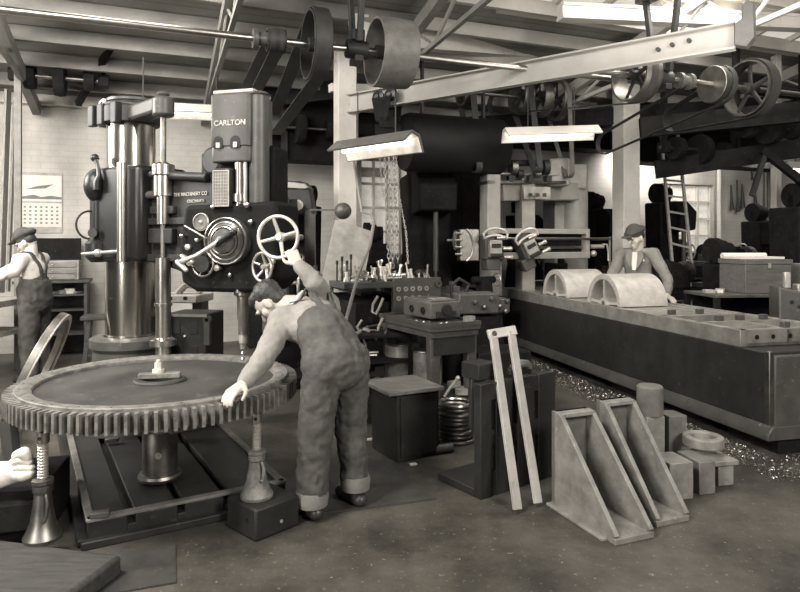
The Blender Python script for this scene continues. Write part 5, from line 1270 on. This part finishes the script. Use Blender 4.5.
# crossrail: top & bottom ways with dark recess
rA, rB = P(500,243,8.55), P(586,243,9.15)
g = G(); g.beam(rA+ZU*.16, rB+ZU*.16, .16, .07); g.beam(rA-ZU*.17, rB-ZU*.17, .18, .09); g.beam(rB+(rB-rA).normalized()*-.06, rB, .17, .40); link('crossrail', g, HS, pl, bevel=.008)
g = G(); off = V((0,.06,0)); g.beam(rA+off, rB+off, .06, .36); link('rail_web', g, DARKER, pl)
g = G(); g.cyl(rA+ZU*.06-off, rB+ZU*.06+V((.35,.0,0)), .018); g.cyl(rA-ZU*.06-off, rB-ZU*.06, .018); link('feed_screw', g, STEEL, pl)
g = G(); q = rB+V((.05,-.03,-.05)); g.cyl(q, q+V((.2,.03,0)), .03); g.tube([q+V((.18,0,.03)), q+V((.24,0,.03)), q+V((.26,0,-.08)), q+V((.26,0,-.2))], .014); g.sph(q+V((.05,0,-.1)),.045); link('crank', g, LITMETAL, pl)
def toolhead(px, py, D, tilt, nm='tool_head'):
    c = P(px, py, D); R = Matrix.Rotation(hr,3,'Z') @ Matrix.Rotation(tilt,3,'Y')
    g = G(); g.box(c, (.24,.22,.32), R=R); g.box(c-V((0,0,.22)), (.18,.2,.16), R=R); h_ = link(nm, g, GREYP, pl, bevel=.015)
    g = G(); g.box(c+R@V((0,-.14,-.02)), (.17,.08,.22), R=R); link('head_slide', g, mat('bright_casting', .4, .4, .4), pl, bevel=.01)
    g = G(); pts = [c+R@V((.17*math.sin(a_), -.16, .14+.10*math.cos(a_))) for a_ in [math.radians(d_) for d_ in range(-75,76,15)]]; pts2 = [c+R@V((.155*math.sin(a_), -.16, .09+.06*math.cos(a_))) for a_ in [math.radians(d_) for d_ in range(75,-76,-15)]]
    g.tube(pts+pts2, .017, 8, closed=True); link('quadrant', g, WHEELM, pl)
    g = G(); g.box(c+R@V((0,-.19,.02)), (.12,.03,.05), R=R); g.box(c+R@V((0,-.19,-.10)), (.16,.05,.04), R=R); link('clapper', g, DARK, pl, bevel=.005)
    g = G()
    for (x,z) in ((.14,-.02),(.15,-.13),(.05,.12)): g.cyl(c+R@V((x-.03,-.15,z)), c+R@V((x+.05,-.17,z)), .022, n=12); g.sph(c+R@V((x+.06,-.17,z)), .030, n=10, m=8)
    link('head_knob', g, LITMETAL, pl)
toolhead(491,247,8.35,0); toolhead(526,247,8.5,-.45)
q = P(468,245,8.5); g = G(); g.box(q, (.26,.2,.42), rz=.1); link('side_head', g, DSTEEL, pl, bevel=.01)
g = G(); g.tube([q+V((.02+.14*math.sin(a_)-.10,-.12,.22*math.cos(a_))) for a_ in [math.radians(d_) for d_ in range(20,161,14)]], .014); link('side_quadrant', g, LITMETAL, pl)
for k in range(4):
    g = G(); p = P(459,233+7*k,8.35); g.cyl(p-V((.05,0,0)), p+V((.03,0,0)), .014, n=10); g.sph(p+V((.03,0,0)), .02, n=10, m=8); link('side_knob', g, LITMETAL, pl)
g = G(); q = P(492,285,8.7); g.box((q.x,q.y,.9), (.15,.2,.6), rz=hr); g.cyl((q.x+.12,q.y,.6),(q.x+.12,q.y,1.3),.02); link('rail_slide', g, STEEL, pl, bevel=.01)
# shaft and wheels on the top
g = G(); g.cyl(P(471,173,8.6), P(560,175,9.1), .017); link('drive_shaft', g, LITMETAL, pl)
for k, (px, r) in enumerate([(492,.05),(513,.10),(520,.06),(537,.06),(545,.10)]):
    p = P(px,174-(6 if r > .09 else 0),8.8); g = G(); g.lathe([(.02,-.04),(r,-.04),(r,.04),(.02,.04)], p, lx, 24); link('top_gear', g, DSTEEL if k%2 else DARK, pl)
g = G(); g.cyl(P(508,163,8.8), P(548,163,9.0), .045); link('top_drum', g, DARK, pl)
for px in (496,510,530,548):
    g = G(); p = P(px,179,8.75); g.box(p, (.07,.1,.09), rz=hr); link('bearing_cap', g, DARK, pl, bevel=.005)
# castings
for i, (yy, lab) in enumerate([(2.02,'nearer half-round pale casting on the planer table, beside the coated man'),(3.12,'farther half-round pale casting on the planer table, towards the frame')]):
    c = lp(.06, yy, .862); t = thing('arched_casting', lab, 'casting', c, math.atan2(lx.y,lx.x), 'half-round castings on the planer table')
    PC = mat('pale_iron_casting', .45, .55, .1, var=.2, scale=8, bump=.15)
    ro, ri, w_ = .325, .265, .56
    def arc(r): return [(r*math.cos(PI*k/24), r*math.sin(PI*k/24)*1.0) for k in range(25)]
    poly = arc(ro)+arc(ri)[::-1]
    g = G(); g.prism(poly, (0,0,0), (0,1,0), (0,0,1), (1,0,0), w_); local('shell', g, PC, t, bevel=.004)
    g = G(); hub = [(.07*math.cos(PI*k/12), .07*math.sin(PI*k/12)) for k in range(13)]+[(.035*math.cos(PI*k/12), .035*math.sin(PI*k/12)) for k in range(12,-1,-1)]
    g.prism(hub, (0,0,0), (0,1,0), (0,0,1), (1,0,0), w_); local('hub', g, PC, t)
    for a_ in (0.06, PI/2, PI-.06):
        g = G(); dd = V((0,math.cos(a_),math.sin(a_))); g.beam(dd*.06+V((w_/2,0,.012 if abs(a_-PI/2)>1 else 0)), dd*.26+V((w_/2,0,.012 if abs(a_-PI/2)>1 else 0)), w_*.96, .03, up=(0,-dd.z,dd.y)); local('web', g, PC, t)

# small shaping machine in front of the planer frame
q = P(474,300,6.35); t = thing('small_shaper', 'small dark machine with a row of knobs between the work table and planer', 'machine tool', V((q.x,q.y,0)), .25)
g = G(); g.box((0,.1,.40), (.46,.45,.80)); local('base', g, DARKER, t, bevel=.02)
g = G(); g.box((0,0,.93), (.42,.30,.20)); g.box((.24,0,.90), (.20,.22,.14)); local('slide', g, GREYP, t, bevel=.015)
g = G(); g.cyl((-.22,-.05,.94), (-.34,-.05,.94), .025); g.cyl((-.30,-.05,.94), (-.36,-.05,.94), .04); local('screw_end', g, LITMETAL, t)
for i, (x, z) in enumerate([(-.05,.95),(.04,.90),(.12,.98),(.22,.90),(.30,.95),(.28,.85)]):
    g = G(); g.lathe([(0,0),(.022,0),(.022,.04),(.012,.045),(0,.045)], (x,-.15 if x < .2 else -.11,z), (0,-1,0), 14); local('knob', g, DSTEEL if i%2 else GREYP, t)
g = G(); g.tube([(-.05,.1,1.03),(-.02,.1,1.10),(-.12,.1,1.16),(-.20,.1,1.10),(-.20,.1,1.0)], .02); local('pipe', g, DARK, t)
# dark box beside the angle plate top / low machine
g = G(); q = P(495,345,5.6); g.box((q.x,q.y,.30), (.5,.4,.60), rz=.3); one('dark_chest', g, DARKER, 'dark chest behind the big slotted angle plate', 'chest', (q.x,q.y,0), bevel=.015)

# swarf along the planer
vs = []; fs = []; 
for i in range(5000):
    y = -.75+5.1*rnd.random()**1.4; x = -rnd.random()**1.3*(.38 if y > 0 else .45) if y > -.38 else rnd.uniform(-.3,.9); p = lp(x-.08, y, rnd.uniform(.004,.03)); r = rnd.uniform(.004,.013); k = len(vs)
    n1 = V((rnd.uniform(-1,1),rnd.uniform(-1,1),rnd.uniform(-.5,1))).normalized(); n2 = n1.cross(V((rnd.uniform(-1,1),rnd.uniform(-1,1),.3))).normalized(); n3 = n1.cross(n2)
    vs += [p+n1*r, p+n2*r*.4, p-n1*r+n3*r*.5, p-n2*r*.4, p+n3*r*.5]; fs += [(k,k+1,k+4),(k+1,k+2,k+4),(k+2,k+3,k+4),(k+3,k,k+4),(k,k+1,k+2,k+3)]
g = G(); g.faces(vs, fs); one('metal_swarf', g, CHIPM, 'bright metal chips strewn on the floor along the planer foot', 'swarf', T0, kind='stuff')

# tool chest on stand at the right
q = V((3.70,6.75,0)); t = thing('side_table', 'dark low table behind the planer end under the big wooden chest', 'table', q, .1)
g = G(); g.box((-.05,0,.985), (1.05,.60,.03)); local('top', g, GREYP, t, bevel=.004)
for sx in (-.55,.44):
    for sy in (-.27,.27):
        g = G(); g.box((sx,sy,.485), (.05,.05,.97)); local('leg', g, DARKER, t)
g = G(); g.box((-.05,0,.5), (.98,.55,.03)); g.box((-.05,.2,.7),(.95,.02,.5)); local('shelf', g, DARKER, t)
q2 = q+V((.05,.02,1.001)); t = thing('tool_chest', 'big dark wooden tool chest with pale paper on its lid', 'tool chest', q2, .14)
g = G(); g.box((0,.0,.15), (.52,.42,.30)); local('body', g, mat('chest_wood', .11, .55, stretch=(1,6,6), scale=6), t, bevel=.006)
g = G(); g.box((0,0,.325), (.54,.44,.05)); local('lid', g, MATS['chest_wood'], t, bevel=.005)
g = G(); g.box((0,-.225,.285), (.03,.01,.05)); local('latch', g, LITMETAL, t)
g = G(); g.box((-.02,.0,.012), (.50,.30,.022)); g.cyl((-.27,.15,.03),(.24,.15,.03),.03); one('paper_roll', g, PAPER, 'white paper sheet partly rolled on the big wooden tool chest', 'paper', (0,0,0)).matrix_basis = Matrix.Translation(q2+ZU*.352) @ Matrix.Rotation(.14,4,'Z')
g = G(); g.box((.0,.0,.14), (.50,.42,.28)); o = one('wooden_box', g, mat('chest_side_wood', .17, .6, stretch=(1,6,6), scale=6), 'plain grey box beside the big tool chest at the picture edge', 'box', (0,0,0), bevel=.006); o.location = q+V((.75,.02,1.02)); 
g = G(); g.box((0,0,.5), (.55,.55,1.0)); o = one('grey_pedestal', g, DARKER, 'dark pedestal under the plain grey box', 'pedestal', (0,0,0), bevel=.01); o.location = q+V((.78,.05,.0))
for i, (x, y, w_) in enumerate([(-.50,-.12,.10),(-.38,-.1,.07),(-.30,.05,.06)]):
    g = G(); g.box((0,0,.018), (w_,.08,.036), rz=i); o = one('steel_scrap', g, LITMETAL, ['widest','middle','smallest'][i]+' bright piece on the side table beside the big chest', 'metal piece', (0,0,0), bevel=.004); o.location = q+V((x,y,1.001))
# casting at the picture edge
q = V((3.72,5.55,0)); t = thing('bolted_casting', 'rough grey casting with bolt holes at the picture edge beyond the planer end', 'casting', q, -.35)
g = G(); g.prism([(-.38,0),(.5,0),(.5,1.02),(.0,1.05),(-.38,1.13)], (0,0,0), (1,0,0), (0,0,1), (0,1,0), .45); local('body', g, GREYP, t, bevel=.015)
for x, z in ((-.28,1.0),(-.22,.96),(-.1,1.0),(.02,.98)):
    g = G(); g.cyl((x,-.001,z),(x,-.004,z),.018); local('hole', g, BLACK, t)
g = G(); g.box((-.30,.1,1.19), (.05,.08,.14)); g.box((-.05,.15,1.12), (.35,.2,.06)); g.box((.05,.1,1.17), (.08,.1,.08)); g.cyl((.16,.0,1.16),(.3,.05,1.16),.03); local('fittings', g, LITMETAL, t, bevel=.006)

# tools hung on the far wall and pipes
for i, (px, py0, py1, w_, lab) in enumerate([(731,185,210,.05,'first of the dark tools hung on the far wall'),(737,180,212,.04,'second of the dark tools hung on the far wall'),(742,184,208,.06,'third of the dark tools hung on the far wall'),(751,163,180,.03,'thin dark bent tool hung alone on the far wall'),(755,190,230,.10,'broad dark blade hung low on the far wall')]):
    k = (px-CX)/F; aa = (5.2+8.8*k)/(.932-.361*k); D = 8.8+.361*aa-.08; g = G(); a_ = P(px,py0,D); b_ = P(px+1,py1,D)
    g.tube([a_, a_.lerp(b_,.5), b_], [.015, w_*.5, w_*.9], 8); one('hung_tool', g, DARK, lab, 'tool', a_)
for i, (px, lab) in enumerate([(719,'thin white pipe up the far wall between the windows'),(766,'pipe up the far wall nearest the slanting brace'),(773,'second pipe up the far wall past the slanting brace')]):
    k = (px-CX)/F; aa = (5.2+8.8*k)/(.932-.361*k); D = 8.8+.361*aa-.1; x = P(px,0,D).x; g = G(); g.cyl((x,D,0),(x,D,3.3),.045,n=12); one('wall_pipe', g, CREAM if i == 0 else GREYP, lab, 'pipe', (x,D,0))
# ladder
t = thing('ladder', 'tall wooden ladder standing behind the coated man', 'ladder', P(683,241,10.4)-ZU*1.54)
for a_, b_ in (((660,120),(672,262)),((676,118),(692,268))):
    g = G(); g.beam(P(*a_,10.2), P(*b_,9.9), .05,.035); link('rail', g, WOODL, t)
for k in range(8):
    f_ = .1+.11*k; p_ = P(660,120,10.2).lerp(P(672,262,9.9),f_); q_2 = P(676,118,10.2).lerp(P(692,268,9.9),f_); g = G(); g.beam(p_,q_2,.03,.03); link('rung', g, WOODL, t)

# ------------------------------------------------------------------ camera and light
cam = bpy.data.cameras.new('camera'); co = bpy.data.objects.new('camera', cam); COL.objects.link(co)
cam.sensor_width = 36; cam.lens = 36*F/800; cam.shift_y = -(296-HY)/800
co.location = (0,0,CH); co.rotation_euler = (PI/2, 0, 0); bpy.context.scene.camera = co
w = bpy.data.worlds.new('world'); bpy.context.scene.world = w; w.use_nodes = True
w.node_tree.nodes['Background'].inputs[0].default_value = (1, .95, .88, 1); w.node_tree.nodes['Background'].inputs[1].default_value = .05
def area(name, loc, rot, sx, sy, e):
    l = bpy.data.lights.new(name, 'AREA'); l.shape = 'RECTANGLE'; l.size = sx; l.size_y = sy; l.energy = e; l.color = (1, .965, .91)
    o = bpy.data.objects.new(name, l); COL.objects.link(o); o.location = loc
    d = V(rot)-V(loc); o.rotation_euler = d.to_track_quat('-Z', 'Y').to_euler(); return o
area('skylight_near', (-2.6, 1.6, 4.6), (-1.2, 4.4, .6), 1.6, 1.0, 380)  # added key lamp; the roof is closed above it
area('window_side', (-6.0, 4.6, 3.4), (-1.5, 6.8, 1.6), 2.2, 1.6, 330)  # unseen area light from the side, no opening is built there
area('window_behind', (-4.6, -2.0, 2.6), (-1.8, 5.0, 1.2), 1.0, 2.4, 210)  # added behind the camera for tall highlights on the columns
area('skylight_far', (3.2, 7.6, 4.4), (2.2, 7.8, 0), 4.0, 1.6, 250)
area('window_near', (3.4, -1.2, 4.0), (1.4, 5.0, .5), 1.8, 1.4, 330)  # added fill lamp above and behind the camera
area('skylight_wall', (-3.4, 5.4, 4.1), (-3.6, 9.2, 1.5), 3.0, .6, 190)  # unseen area light brightening the brick wall, under closed roof boards
area('far_skylight', (6.1, 11.9, 3.15), (6.3, 13.6, 1.6), 4.0, .4, 110)  # added lamp hidden behind the dark boards to brighten the far wall
area('roof_bounce', (3.5, 4.5, 2.9), (4.5, 8.0, 5.0), 4.0, 2.0, 90)
vs = bpy.context.scene.view_settings
bpy.context.scene.display_settings.display_device = 'sRGB'
vs.view_transform = 'Standard'; vs.look = 'None'; vs.gamma = 1; vs.use_curve_mapping = False; vs.exposure = 0.0
